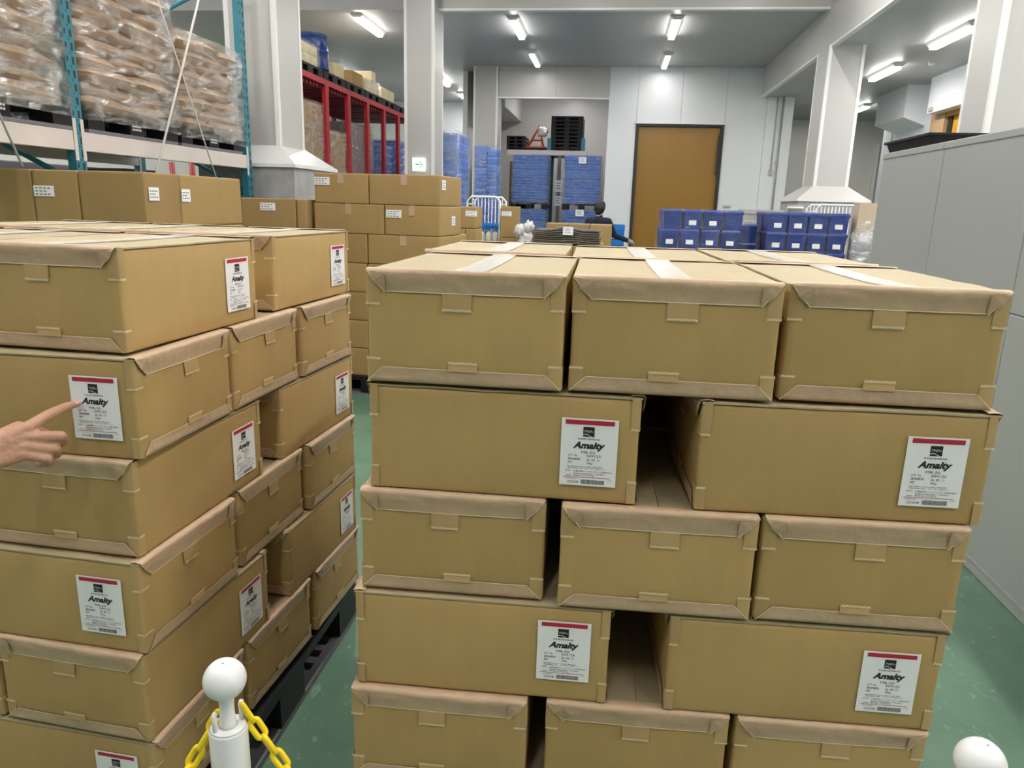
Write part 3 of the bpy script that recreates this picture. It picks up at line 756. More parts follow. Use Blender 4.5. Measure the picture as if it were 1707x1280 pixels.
# main plain stack in the middle distance
hB = .2195
BX0, BY = -2.235, 5.39
rzB = radians(-5)
def sB(label, u0, u1, v0, v1, k, **kw):
    cx, cy = (u0+u1)/2, (v0+v1)/2
    ox, oy = -1.245, BY
    return plain(label, ox+cx*cos(rzB)-cy*sin(rzB), oy+cx*sin(rzB)+cy*cos(rzB), .15+k*hB, u1-u0, v1-v0, hB, rz=rzB, **kw)
pallet('black pallet under the seven-layer plain carton stack in the middle distance', -1.75, 5.95, 0, 1.05, 1.1, rz=rzB)
rows = {6: [(-.99, -.555, 'white sticker at its top left'), (-.55, 0, 'top right corner of the stack')],
        5: [(-1.0, -.435, 'no sticker, second layer left'), (-.43, 0, 'white sticker, second layer right')],
        4: [(-.99, -.572, 'third layer left'), (-.567, 0, 'third layer right')],
        3: [(-1.0, -.577, 'fourth layer left'), (-.572, 0, 'fourth layer right')],
        2: [(-1.0, -.577, 'fifth layer left'), (-.572, 0, 'fifth layer right')],
        1: [(-1.0, -.577, 'sixth layer left'), (-.572, 0, 'sixth layer right')],
        0: [(-1.0, -.577, 'lowest layer left'), (-.572, 0, 'lowest layer right')]}
for k, rr in rows.items():
    for i, (u0, u1, nm) in enumerate(rr):
        st = None
        dd = .56
        if k == 6: st = [('f', -.15, .16)] if i == 0 else [('r', -.2, .15)]
        if k == 5 and i == 1: st = [('f', -.14, .155), ('r', .05, .11)]
        if k == 4 and i == 1: dd = .36
        sB('plain kraft carton in the mid-distance stack, '+nm, u0, u1, 0, dd, k, sticker=st)
    if k == 4: sB('plain kraft carton in the mid-distance stack, third layer behind the right corner', -.567, 0, .365, .72, k)
    elif k < 4: sB('plain kraft carton at the back of the mid-distance stack', -.572, 0, .565, .95, k, group='back cartons of the mid-distance stack')
# lower column left of it
for k in range(6):
    top = k == 5
    for j, (x0, x1, nm) in enumerate([(-2.80, -2.36, 'left'), (-2.355, -2.27, 'right')]):
        L_ = ('low plain carton left of the mid-distance stack, under the concrete column foot' if j == 0 else 'narrow plain carton with small square sticker wedged beside the mid-distance stack') if top else 'plain carton hidden left of the mid-distance stack'
        plain(L_, (x0+x1)/2, 5.42+.2, .15+k*.2235, x1-x0, .4, .2235, sticker=[('f', 0, .16)] if (top and j == 0) else None, seam=None, group=None if top else 'hidden cartons left of the mid-distance stack')
pallet('black pallet under the low carton column left of the mid-distance stack', -2.55, 5.7, 0, .62, .7)
# stack right behind it
for k in range(6):
    z = .15+k*.218
    if k == 5: plain('plain kraft carton with sticker peeking out right of the mid-distance stack', -1.495, 7.85, z, .215, .4, .22, sticker=[('f', .06, .15)], seam=None)
    elif k == 4:
        for j in (0, 1): plain('small kraft carton end under the stickered carton, %s one, right of the mid-distance stack' % ('left', 'right')[j], -1.549+.108*j, 7.85, z, .106, .4, .216, seam=None)
    else: plain('plain carton hidden right of the mid-distance stack', -1.495, 7.85, z, .215, .4, .216, seam=None, group='hidden cartons right of the mid-distance stack')
pallet('black pallet under the narrow carton stack right of the mid-distance stack', -1.495, 7.85, 0, .3, .5, simple=True)
# carton tower beyond the roll cage
for k in range(4):
    plain(['plain kraft carton hidden low in the tower right of the roll cage', 'plain kraft carton hidden mid-tower right of the roll cage', 'plain kraft carton, second from top of the tower right of the roll cage', 'tall kraft carton with white sticker, topmost right of the roll cage'][k], -1.215, 9.1, k*.368, .195, .35, .366, sticker=[('f', -.03, .28)] if k == 3 else None, seam=None)

# ------------------------------------------------------------------ helper: stretch film, trays, sacks
def film(label, x0, x1, y0, y1, z0, z1, mt=None, amp=.012, n=14, rz=0, top=True, seed=0, flare=0, zig_=0):
    cx, cy = (x0+x1)/2, (y0+y1)/2; a, b = (x1-x0)/2, (y1-y0)/2
    per = []
    for i in range(n): per.append((-a+2*a*i/n, -b, 0, -1))
    for i in range(n): per.append((a, -b+2*b*i/n, 1, 0))
    for i in range(n): per.append((a-2*a*i/n, b, 0, 1))
    for i in range(n): per.append((-a, b-2*b*i/n, -1, 0))
    nz_ = max(6, int((z1-z0)/.05)); P = []
    for j in range(nz_+1):
        z = (z1-z0)*j/nz_; row = []
        for (px_, py_, nx_, ny_) in per+[per[0]]:
            k = amp*(.6+N3(px_*5+seed*9, py_*5, z*9)*1.2+N3(px_*14, py_*14+seed, z*22)*.5)+(flare*(1-j/nz_)**3 if j < nz_*.3 else 0)
            ln = math.hypot(px_/a, py_/b)
            row.append((px_+nx_*k, py_+ny_*k, z+zig_*N3(px_*4, py_*4, seed)*(1 if j in (0, nz_) else 0)))
        P.append(row)
    mb = MB(); mb.grid(P)
    if top:
        mb.grid([[(-a+2*a*i/8, -b+2*b*j/8, z1-z0+.006+.008*N3(i*.5, j*.5, seed)) for j in range(9)] for i in range(9)])
    o = mb.build('stretch_film', mt or FILM); o.location = (cx, cy, z0); o.rotation_euler = (0, 0, rz)
    return tag(o, label, 'stretch film')

def tray_mesh(w_, d_, h_, mt):
    """stackable tray: tapered tub, thick rim lip, hand slots"""
    a, b = w_/2, d_/2; mb = MB(); t = .012
    mb.taper(-a*.90, a*.90, -b*.90, b*.90, 0, -a*.94, a*.94, -b*.94, b*.94, h_*.72)
    for (x0, x1, y0, y1) in ((-a, a, -b, -b+t), (-a, a, b-t, b), (-a, -a+t, -b+t, b-t), (a-t, a, -b+t, b-t)): mb.box(x0, x1, y0, y1, h_*.55, h_*.90)
    for s_ in (-1, 1):
        for k in range(5):
            x = -a*.75+k*a*.375; y0, y1 = sorted((s_*b*.955, s_*b*.99)); mb.box(x-.006, x+.006, y0, y1, h_*.1, h_*.62)
            y = -b*.75+k*b*.375; x0, x1 = sorted((s_*a*.955, s_*a*.99)); mb.box(x0, x1, y-.006, y+.006, h_*.1, h_*.62)
    return mb.mesh('tray_tub', mt)
def tray_stack(where, x, y, z0, n_, w_, d_, h_, mt=BLUETRAY, rz=0, jit=.004, group=None, name='plastic_tray'):
    me = tray_mesh(w_, d_, h_, mt)
    for k in range(n_):
        o = link(name, me); o.location = (x+random.uniform(-jit, jit), y+random.uniform(-jit, jit), z0+k*h_*1.002); o.rotation_euler = (0, 0, rz+random.uniform(-.006, .006))
        nt_ = n_-1-k
        tag(o, 'blue tray, %s from top, %s' % (FROMTOP[nt_] if nt_ < len(FROMTOP) else 'lower', where) if nt_ else 'blue tray topping the %s' % where, 'tray', group or 'blue trays of the %s' % where)

def sack_mesh(a, b, c, seed):
    mb = MB(); n = 12; T_ = []; B_ = []
    for i in range(n+1):
        rt = []; rb = []
        for j in range(n+1):
            u = -1+2*i/n; v = -1+2*j/n
            th = (max(0, 1-abs(u)**3.2))**.42*(max(0, 1-abs(v)**3.2))**.42
            x = a*u*(1-.05*v*v); y = b*v*(1-.06*u*u)
            nn = .016*N3(u*1.6+seed*5, v*1.6, 1)+.006*N3(u*5+seed, v*5, 2)
            rt.append((x, y, c*(.5+.52*th)+nn*th)); rb.append((x, y, c*(.5-.5*th)))
        T_.append(rt); B_.append(rb)
    mb.grid(T_); mb.grid([list(r) for r in reversed(B_)]); return mb.mesh('paper_sack', SACK)
SACKS = [sack_mesh(.27, .25, .112, k) for k in range(4)]
SACKS2 = [sack_mesh(.35, .17, .112, k+9) for k in range(4)]
random.seed(21)
def sack_load(where, x0, y0, y1, z0, nl, depth=1.02, ph=.089):
    """layers alternate 2 x 2 sacks and 3 across x (one and a half deep)"""
    for k in range(nl):
        ww = (y1-y0)
        if k % 2 == 0: lay = [(i, j, x0-.255-.52*j, y0+ww*(.25+.5*i), 0) for i in range(2) for j in range(2)]
        else: lay = [(i, 0, x0-.34, y0+ww*(1/6+i/3), 1) for i in range(3)]
        for (i, j, x, y, kind) in lay:
            o = link('paper_sack', random.choice(SACKS2 if kind else SACKS))
            o.location = (x+random.uniform(-.02, .035), y+random.uniform(-.012, .012), z0+k*ph)
            o.rotation_euler = (random.uniform(-.05, .05), random.uniform(-.03, .09), random.uniform(-.05, .05))
            pos = (('near', 'far')[i] if kind == 0 else ('near', 'middle', 'far')[i])+' end'+(', rear row' if j else '')
            tag(o, 'paper sack, %s layer, %s, %s' % (ORD[k], pos, where), 'sack', 'paper sacks in the %s' % where)

# ------------------------------------------------------------------ teal pallet rack, left
RX = -3.2
rk = thing('pallet_rack', 'teal and cream pallet rack carrying film-wrapped sacks', 'rack', (RX, 5.3, 0))
def upright(x, y, w_=.09, d_=.055, top=4.4, slots=True):
    o = MB()
    # open channel: face plate towards the aisle and two webs
    o.box(x-.004, x, y-w_/2, y+w_/2, 0, top); o.box(x-d_, x-.004, y-w_/2, y-w_/2+.004, 0, top); o.box(x-d_, x-.004, y+w_/2-.004, y+w_/2, 0, top)
    p = o.build('upright', TEAL, rk)
    if slots:
        h = MB(); z = .2
        while z < top-.05:
            h.box(x-.0005, x+.001, y+.010, y+.028, z, z+.042); h.box(x-.0005, x+.001, y-.034, y-.022, z+.012, z+.040); h.box(x-.0005, x+.001, y-.005, y+.004, z+.058, z+.066)
            z += .075
        s_ = h.build('slot_shade', BLACKT, p); s_['kind'] = 'stuff'  # black plates on the face, painting the dark inside the slots
    return p
YU = [1.95, 4.255, 6.405]
for y in YU[1:]:
    upright(0, y-5.3); upright(-1.02, y-5.3, slots=False)
    # end-frame lacing
    pts = [(.25, 1), (.65, 0), (1.1, 1), (1.55, 0), (2.0, 1), (2.48, 0), (2.9, 1), (3.3, 0), (3.75, 1)]
    for (z0, e0), (z1, e1) in zip(pts[:-1], pts[1:]):
        MB().tube([(-.05-.92*e0, y-5.3, z0), (-.05-.92*e1, y-5.3, z1)], .018, 6).build('frame_brace', TEAL, rk)
for y0, y1 in zip(YU[:-1], YU[1:]):
    for x in (0, -1.02):
        bevel(MB().box(x-.05, x, y0-5.3+.046, y1-5.3-.046, 1.737, 1.85).build('shelf_beam', BEAMW, rk), .004)
        for yy, s_ in ((y0, 1), (y1, -1)):
            if yy < 4: continue
            a, b = sorted((yy-5.3+s_*.047, yy-5.3+s_*.02))
            MB().box(x, x+.004, a, b, 1.68, 1.92).build('beam_connector', BEAMW, rk)
    for k in range(4):
        yy = y0-5.3+(y1-y0)*(k+.5)/4; MB().box(-.97, -.05, yy-.04, yy+.04, 1.80, 1.84).build('deck_bar', GREYP, rk)
PZ = 1.852
pallet('black pallet with white print under the sack load at the left frame edge', RX-.50, 3.67, PZ, 1.0, 1.07, .125, mark=True)
pallet('black pallet under the middle film-wrapped sack load on the teal rack', RX-.50, 4.83, PZ, 1.0, .96, .125, mark=True)
pallet('black pallet under the lower sack load at the far end of the teal rack', RX-.50, 5.825, PZ, 1.0, .93, .125, mark=True)
sack_load('wrapped load at left frame edge', RX+.0, 3.18, 4.10, PZ+.125, 10)
sack_load('tall middle wrapped rack load', RX+.0, 4.38, 5.24, PZ+.125, 10)
sack_load('lower wrapped load, far rack end', RX+.0, 5.38, 6.25, PZ+.125, 8, ph=.081)
film('clear stretch film around the sack load at the left frame edge', RX-1.02, RX+.045, 3.15, 4.13, PZ+.07, PZ+.125+.93, mt=FILM_SACK, amp=.03, seed=1, flare=.02, top=False)
film('clear stretch film around the tall middle sack load on the rack', RX-1.02, RX+.045, 4.36, 5.27, PZ+.07, PZ+.125+.93, mt=FILM_SACK, amp=.03, seed=2, flare=.01, top=False)
film('clear stretch film around the lower sack load at the far rack end', RX-1.02, RX+.04, 5.37, 6.27, PZ+.06, PZ+.125+.68, mt=FILM_SACK, amp=.022, seed=3, top=True)
def rope(label, p0, p1, r):
    return tag(MB().tube([p0, (Vector(p0)+Vector(p1))/2+Vector((0, .004, 0)), p1], r, 6).build('tie_rope', mat('pale_rope', (.60, .56, .52), .6)), label, 'rope')
rope('pale rope slanting across the sack loads, thicker one', (-3.1, 5.95, 3.6), (-3.1, 4.49, 1.0), .008)
rope('thin pale rope slanting the other way across the far sack load', (-3.1, 4.57, 3.6), (-3.1, 5.98, 1.0), .005)
rope('thin pale rope crossing the cream beam at the left frame edge', (-3.1, 3.0, 3.1), (-3.1, 3.665, 1.62), .006)
# clutter seen under the shelf
t = thing('hand_truck', 'red hand truck standing under the cream rack beam', 'hand truck', (-4.52, 7.35, 0))
for x in (0, .22): MB().tube([(x, 0, .2), (x, .03, 1.0), (x, .0, 1.82)], .028).build('side_tube', RED, t)
for z in (.4, .8, 1.2, 1.66): MB().tube([(0, .01, z), (.22, .01, z)], .02).build('rung', RED, t)
MB().box(-.08, .30, -.25, .02, .03, .045).build('toe_plate', RED, t)
for x in (-.06, .28):
    MB().lathe([(.03, -.025), (.11, -.025), (.12, -.01), (.12, .01), (.11, .025), (.03, .025)], 16, 0, Matrix.Translation((x, .12, .12)) @ Matrix.Rotation(pi/2, 4, 'Y')).build('wheel', BLACKP, t)
t = thing('storage_bin', 'dark grey plastic bin left of the red hand truck', 'bin', (-4.75, 6.75, 0))
bevel(MB().taper(-.24, .24, -.2, .2, 0, -.27, .27, -.23, .23, 1.68).build('bin_body', GREYP, t), .015); bevel(MB().box(-.285, .285, -.245, .245, 1.64, 1.72).build('bin_rim', BLACKP, t), .008)
t = thing('equipment_cabinet', 'dark equipment cabinet in the shade behind the rack', 'cabinet', (-5.6, 6.2, 0))
bevel(MB().box(-.5, .5, -.6, .9, .05, 1.74).build('cabinet_shell', GREYP, t), .01); MB().box(.5, .51, -.5, .8, .2, 1.6).build('cabinet_door', BLACKP, t)
t = thing('equipment_cabinet', 'white equipment cabinet low behind the rack, left edge', 'cabinet', (-5.2, 4.4, 0))
bevel(MB().box(-.4, .4, -.9, .6, .05, 1.72).build('cabinet_shell', WALLW, t), .01); MB().box(.4, .41, -.8, .5, .2, 1.6).build('cabinet_door', GREYPIPE, t)

# ------------------------------------------------------------------ red stacking frames
FX = -3.9; FY0 = 9.27; FP = .868
names_ = ['first red frame', 'second red frame', 'third red frame', 'fourth red frame', 'fifth red frame', 'sixth red frame']
for k in range(6):
    y0, y1 = FY0+k*FP, FY0+(k+1)*FP-.004
    t = thing('stacking_frame', 'tall red steel stacking frame, %s counted from the skirted column' % ('first', 'second', 'third', 'fourth', 'fifth', 'sixth')[k], 'steel frame', (FX, y0, 0)); d_ = y1-y0; D = 1.2
    for x in (-D, 0):
        for y in (0, d_-.052): MB().box(x-.055, x, y, y+.052, 0, 3.05).build('post', RED, t)
        MB().box(x-.055, x, .052, d_-.052, 2.98, 3.05).build('top_beam', RED, t)
    for y in (0, d_-.052): MB().box(-D, -.055, y+.005, y+.047, 2.98, 3.05).build('side_beam', RED, t)
    for i in range(7): MB().box(-D, -.055, .07+i*(d_-.19)/6, .12+i*(d_-.19)/6, 2.93, 2.975).build('roof_slat', REDDK, t)
    pallet('black pallet lying on the '+names_[k], FX-.62, (y0+y1)/2, 3.052, 1.15, d_-.03, .125, simple=True)
def block_load(where, x0, x1, y0, y1, z0, z1, nx, ny, nz, mt, filmm=FILM_LT, adj='tan'):
    w_, d_, h_ = (x1-x0)/nx, (y1-y0)/ny, (z1-z0)/nz
    for c_ in range(nz):
        for b in range(ny):
            for a in range(nx):
                if a < nx-1 and c_ < nz-1: continue
                plain('%s carton, %s layer, %s, %s' % (adj, ORD[c_], ('near' if b == 0 else 'far')+(' rear' if a < nx-1 else ''), where), x0+w_*(a+.5), y0+d_*(b+.5), z0+c_*h_, w_-.006, d_-.006, h_, mt=mt, group='cartons of the '+where, seam=None)
    if filmm: film('glossy stretch film around the '+where, x0-.015, x1+.02, y0-.015, y1+.015, z0, z1+.01, mt=filmm, amp=.014, seed=int(y0*10))
def fy(k): return FY0+k*FP+.07, FY0+(k+1)*FP-.075
for k, (zt, nz, mt, adj, x_in) in enumerate([(2.72, 6, KRAFT_PALE if False else KRAFT2, 'wrapped tan', .05), (2.42, 5, KRAFT2, 'wrapped tan', .05), (2.62, 5, MAUVE, 'dusky brown', .06), (2.66, 6, KRAFT2, 'wrapped pale tan', .1)]):
    y0, y1 = fy(k)
    block_load('load inside the '+names_[k].split(',')[0], FX-1.1, FX-x_in, y0, y1 if k != 3 else y0+.38, .15, zt, 2, 2 if k != 3 else 1, nz, mt, FILM if k != 2 else FILM_LT, adj)
    pallet('black pallet inside the '+names_[k], FX-.6, (y0+y1)/2, 0, 1.1, y1-y0, simple=True)
y0, y1 = fy(1); block_load('dark load behind the second red frame', FX-1.9, FX-1.25, y0, y1, .15, 2.8, 1, 1, 3, DARKB, None, 'black')
y0, y1 = fy(4); pallet('black pallet inside the '+names_[4], FX-.6, (y0+y1)/2, 0, 1.1, y1-y0, simple=True)
tray_stack('stack inside the fifth red frame', FX-.5, (y0+y1)/2, .15, 17, .8, y1-y0-.1, .135)
film('clear stretch film around the blue trays in the fifth red frame', FX-.95, FX-.08, y0+.02, y1-.02, .15, 2.46, mt=FILM_LT, seed=9)
block_load('dark load behind the fifth red frame', FX-1.9, FX-1.25, y0, y1, .15, 2.85, 1, 1, 3, DARKB, None, 'black')
y0, y1 = fy(5); pallet('black pallet inside the '+names_[5], FX-.6, (y0+y1)/2, 0, 1.1, y1-y0, simple=True)
tray_stack('stack inside the sixth red frame', FX-.5, (y0+y1)/2, .15, 18, .8, y1-y0-.1, .135)
plain('small tan carton at the foot of the fifth red frame', FX+.22, FY0+4.45*FP, 1.62, .2, .3, .3, seam=None)
for k in range(6): plain('tan carton hidden under the small tan carton by the fifth red frame', FX+.22, FY0+4.45*FP, k*.27, .3, .4, .268, seam=None, group='cartons by the fifth red frame')
film('clear stretch film around the blue trays in the sixth red frame', FX-.95, FX-.08, y0+.02, y1-.02, .15, 2.6, mt=FILM_LT, seed=10)
block_load('dark load behind the sixth red frame', FX-1.9, FX-1.25, y0, y1, .15, 2.85, 1, 1, 3, DARKB, None, 'black')
# loads riding on the frames
TZ = 3.18
def onframe(where, ya, yb, z1, mt, nx, ny, nz, flm=FILM_LT, adj='cream', z0=TZ, xa=FX-.95, xb=FX-.06): block_load(where, xa, xb, ya, yb, z0, z1, nx, ny, nz, mt, flm, adj)
onframe('cream load on the first red frame', FY0+.02, FY0+.72, 3.42, KRAFT_PALE, 1, 3, 2)
for s_ in range(2):
    o = MB().lathe([(.26, 0), (.29, .01), (.29, .03), (.28, .05), (.28, .30), (.29, .32), (.29, .36), (.28, .38), (.28, .60), (.29, .62), (.27, .64)], 28, 0, Matrix.Diagonal((.8, .8, .70, 1))).build('steel_drum', mat('dark_blue_drum', (.006, .025, .13), .25))
    o.location = (FX-.26, FY0+1.0, 3.185) if s_ else (FX-.76, FY0+1.0, 3.185)
    tag(o, ('dark blue glossy drum at the back of the first red frame roof', 'dark blue glossy drum standing beside the cream load on the red frames')[s_], 'drum')
onframe('yellowish load on the second red frame', FY0+1.35, FY0+1.72, 3.36, KRAFT_PALE, 1, 1, 1, None, 'yellowish')
onframe('tan load on the third red frame', FY0+2.05, FY0+2.55, 3.38, KRAFT2, 1, 1, 1, None, 'tan')
onframe('wrapped pale load on the fourth red frame', FY0+2.65, FY0+3.35, 3.36, KRAFT_PALE, 1, 2, 1, FILM_LT, 'pale')
onframe('small pale load on the fourth red frame roof edge', FY0+3.0, FY0+3.2, 3.52, KRAFT_PALE, 1, 1, 1, None, 'pale', z0=3.37)
onframe('yellowish load on the fifth red frame', FY0+3.5, FY0+4.25, 3.36, KRAFT_PALE, 1, 2, 1, None, 'yellowish')

# ------------------------------------------------------------------ film-wrapped blue tray stacks, left bay
pallet('black pallet under the blue tray stack right behind the arrow-sign column', -2.90, 12.85, 0, 1.0, 1.1, simple=True)
for c_, (x, w_) in enumerate([(-3.12, .5), (-2.70, .30)]):
    for r, y in enumerate((12.58, 13.1)):
        if r == 1 and c_ == 0: continue
        tray_stack('wrapped stack behind the arrow-sign column, %s' % ('left column', 'front right column', 'rear right column')[c_+r], x, y, .15, 20, w_-.01, .5, .1225)
film('glossy stretch film around the blue trays right behind the arrow-sign column', -3.38, -2.54, 12.3, 13.36, .1, 2.63, mt=FILM_BLUE, seed=31, amp=.012)
pallet('black pallet under the blue tray stack second behind the arrow-sign column', -2.35, 14.3, 0, .9, 1.0, simple=True)
tray_stack('second wrapped stack behind the column, left column', -2.44, 14.1, .15, 19, .23, .5, .1245)
tray_stack('second wrapped stack behind the column, right column', -2.23, 14.1, .15, 18, .18, .5, .1285)
film('thin stretch film around the second blue tray stack behind the column', -2.57, -2.13, 13.83, 14.38, .1, 2.52, mt=FILM_BLUE, seed=32)

# ------------------------------------------------------------------ rack in the far opening
fr = thing('pallet_rack', 'far teal-posted rack with white shelf beam in the wall opening', 'rack', (-1.35, 17.45, 0))
for x in (-.02-.13, .62):
    for y in (.02, .95): MB().box(x-.045, x+.045, y, y+.06, 0, 2.98 if y < .5 else 2.7).build('upright', TEAL, fr)
MB().box(.06, .14, .02, .08, 0, 2.6).build('upright', GREYP, fr)
for y in (0, .98): bevel(MB().box(-1.1, .70, y-.03, y+.02, 2.60, 2.71).build('shelf_beam', BEAMW, fr), .004)
for k in range(8): MB().box(-1.08+.22*k, -.98+.22*k, .02, .95, 2.66, 2.70).build('deck_bar', GREYP, fr)
FZ = 2.712
for k in range(9): pallet('black plastic pallet, %s of the tall pallet stack on the far rack' % ORD[k], -1.115, 17.985, FZ+k*.0835, .72, .85, .083, simple=True)
for k in range(4): pallet('black plastic pallet, %s of the short pallet stack left on the far rack' % ORD[k], -2.28, 17.985, FZ+k*.078, .42, .85, .0775, simple=True)
pallet('black pallet carrying the orange folding frame on the far rack', -1.80, 17.95, FZ, .46, .8, .06, simple=True)
t = thing('folding_barrier', 'orange folding barrier frame with white plastic bag on the far rack', 'barrier', (-1.82, 17.8, FZ+.06))
for y in (-.12, .12):
    MB().tube([(-.22, y, 0), (.06, y*.2, .50)], .018, 6).build('leg', ORANGE, t); MB().tube([(.16, y, 0), (.05, y*.2, .50)], .018, 6).build('leg', ORANGE, t)
    MB().tube([(-.12, y*.6, .18), (.12, y*.6, .18)], .014, 6).build('cross_bar', ORANGE, t)
MB().box(-.25, .22, -.14, .14, .0, .035).build('base_plate', ORANGE, t)
def blob(mb, c_, r, seed, amp=.3, n=10, sq=(1, 1, 1)):
    P = []
    for i in range(n+1):
        th = pi*i/n; row = []
        for j in range(2*n+1):
            ph = 2*pi*(j % (2*n))/(2*n); d_ = Vector((sin(th)*cos(ph), sin(th)*sin(ph), cos(th)))
            k = r*(1+amp*N3(d_.x*2.2+seed, d_.y*2.2, d_.z*2.2)+amp*.4*N3(d_.x*6+seed, d_.y*6, d_.z*6))
            row.append((c_[0]+d_.x*k*sq[0], c_[1]+d_.y*k*sq[1], c_[2]+d_.z*k*sq[2]))
        P.append(row)
    mb.grid(P); return mb
blob(MB(), (.13, 0, .36), .11, 4, .5).build('plastic_bag', WHITEPL, t)
tag(MB().lathe([(.15, 0), (.15, 2.45), (.13, 2.47)], 20).build('paper_roll', mat('tan_roll', (.20, .13, .06), .6)), 'tall tan roll standing under the far rack, left', 'roll').location = (-2.28, 17.75, 0)
tag(MB().box(-.09, .09, -.12, .12, 0, 2.42).build('board_bundle', BLACKP), 'black upright board beside the tan roll under the far rack', 'board').location = (-2.05, 17.8, 0)
for nm, xa, xb in (('left', -2.24, -1.44), ('right', -1.10, -.27)):
    xc, ww = (xa+xb)/2, xb-xa
    pallet('black pallet on the floor under the %s far blue load' % nm, xc, 17.02, 0, ww, .7, .14, simple=True)
    tray_stack('lower wrapped %s load at the far rack' % nm, xc, 17.02, .14, 20, ww-.04, .62, .0635)
    pallet('black pallet between the upper and lower %s far blue loads' % nm, xc, 17.02, 1.412, ww, .7, .13, simple=True)
    tray_stack('upper wrapped %s load at the far rack' % nm, xc, 17.02, 1.543, 16, ww-.04, .62, .0635)
    film('glossy stretch film around the upper %s far blue load' % nm, xa, xb+.01, 16.68, 17.36, 1.5, 2.57, mt=FILM_BLUE, seed=41+len(nm), amp=.016)
    film('glossy stretch film around the lower %s far blue load' % nm, xa, xb+.01, 16.68, 17.36, .12, 1.405, mt=FILM_BLUE, seed=51+len(nm), amp=.016, top=False)
def notice(label, x, y, z, w_, h_):
    n_ = thing('paper_notice', label, 'notice', (x, y, z)); MB().box(-w_/2, w_/2, -.002, 0, -h_/2, h_/2).build('sheet', PAPER, n_)
    mb = MB()
    for r in range(3): mb.box(-w_*.35, w_*(.3-.1*(r % 2)), -.003, -.0021, h_*(.25-.22*r)-h_*.03, h_*(.25-.22*r)+h_*.03)
    mb.build('print_marks', GREYINK, n_)
notice('white paper sheet on top of the right far blue load', -.69, 16.63, 2.46, .16, .13)
notice('white paper sheet on the lower right far blue load', -.70, 16.63, 1.35, .18, .14)
notice('white paper notice on the rack post between the far blue loads, upper', -1.25, 17.46, 1.93, .17, .26)
notice('white paper notice on the rack post between the far blue loads, lower', -1.25, 17.46, 1.60, .16, .22)

# ------------------------------------------------------------------ roll cages
def roll_cage(label, x, y, w_, d_, h_, nb):
    t = thing('roll_cage', label, 'roll cage', (x, y, 0)); a, b = w_/2, d_/2
    for sy in (-1, 1):
        mb_pts = [(-a, sy*b, .12), (-a, sy*b, h_-.05), (-a+.05, sy*b, h_), (a-.05, sy*b, h_), (a, sy*b, h_-.05), (a, sy*b, .12)]
        MB().tube(mb_pts, .013, 8).build('end_frame', WHITEPL, t)
        for k in range(1, nb):
            x_ = -a+w_*k/nb
            if sy > 0 or h_ > 0: MB().tube([(x_, sy*b, .14), (x_, sy*b, h_)], .005, 6).build('bar', WHITEPL, t) if sy > 0 else None
        MB().tube([(-a, sy*b, h_*.55), (a, sy*b, h_*.55)], .006, 6).build('rail', WHITEPL, t) if sy > 0 else None
    for sx in (-1, 1):
        for z in (h_-.09, h_*.5): MB().tube([(sx*a, -b, z), (sx*a, b, z)], .008, 6).build('rail', WHITEPL, t)
    MB().box(-a, a, -b, b, .11, .14).build('base_deck', GREYP, t)
    for sx in (-1, 1):
        for sy in (-1, 1):
            MB().lathe([(.02, -.014), (.05, -.014), (.055, 0), (.05, .014), (.02, .014)], 12, 0, Matrix.Translation((sx*(a-.06), sy*(b-.06), .055)) @ Matrix.Rotation(pi/2, 4, 'Y')).build('caster', BLACKP, t)
    return t
roll_cage('white roll cage of blue trays and white jugs by the plain carton stack', -1.545, 9.3, .40, .5, 1.575, 9)
for k in range(5):
    o = link('plastic_tray', tray_mesh(.36, .42, .07, SKYBIN)); o.location = (-1.535, 9.3, .141+k*.262)
    tag(o, 'bright blue tray in the white roll cage, %s' % ('topmost lid' if k == 4 else ORD[k]+' from its base'), 'tray', 'trays in the white roll cage')
jug = MB().lathe([(.034, 0), (.040, .006), (.041, .12), (.034, .145), (.016, .163), (.016, .185), (.001, .186)], 16).mesh('jug_body', mat('milky_jug', (.72, .70, .58), .4))
jw = 0
for k in range(4):
    for i in range(4):
        o = link('jug', jug); o.location = (-1.535-.128+.085*i, 9.155, .214+k*.262)
        tag(o, 'milky white jug in the roll cage, %s tier, %s from left' % (('lowest', 'second', 'third', 'top')[k], ('first', 'second', 'third', 'fourth')[i]), 'jug', 'jugs in the roll cage')
roll_cage('white roll cage behind the right-hand navy bins, under the column skirt', 2.97, 10.5, .66, .5, 1.60, 14)
for k in range(9):
    o = link('crate', tray_mesh(.56, .4, .17, GREYCR)); o.location = (2.08, 11.0, k*.1705)
    tag(o, 'grey beige crate %s in the tall stack behind the navy bins' % (ORD[k]+' up' if k else 'at the bottom'), 'crate', 'grey crates behind the navy bins')
t = thing('bucket', 'pale plastic bucket on the grey crates left of the roll cage', 'bucket', (2.52, 10.9, 1.2))
MB().lathe([(.085, 0), (.10, .34), (.108, .34), (.108, .37), (.09, .375)], 18).build('bucket_body', WHITEPL, t); MB().lathe([(.105, .376), (.105, .39)], 18).build('lid', GREYCR, t)
plain('tan carton under the pale bucket beside the grey crates', 2.52, 10.9, 0, .26, .3, 1.198, seam=None)

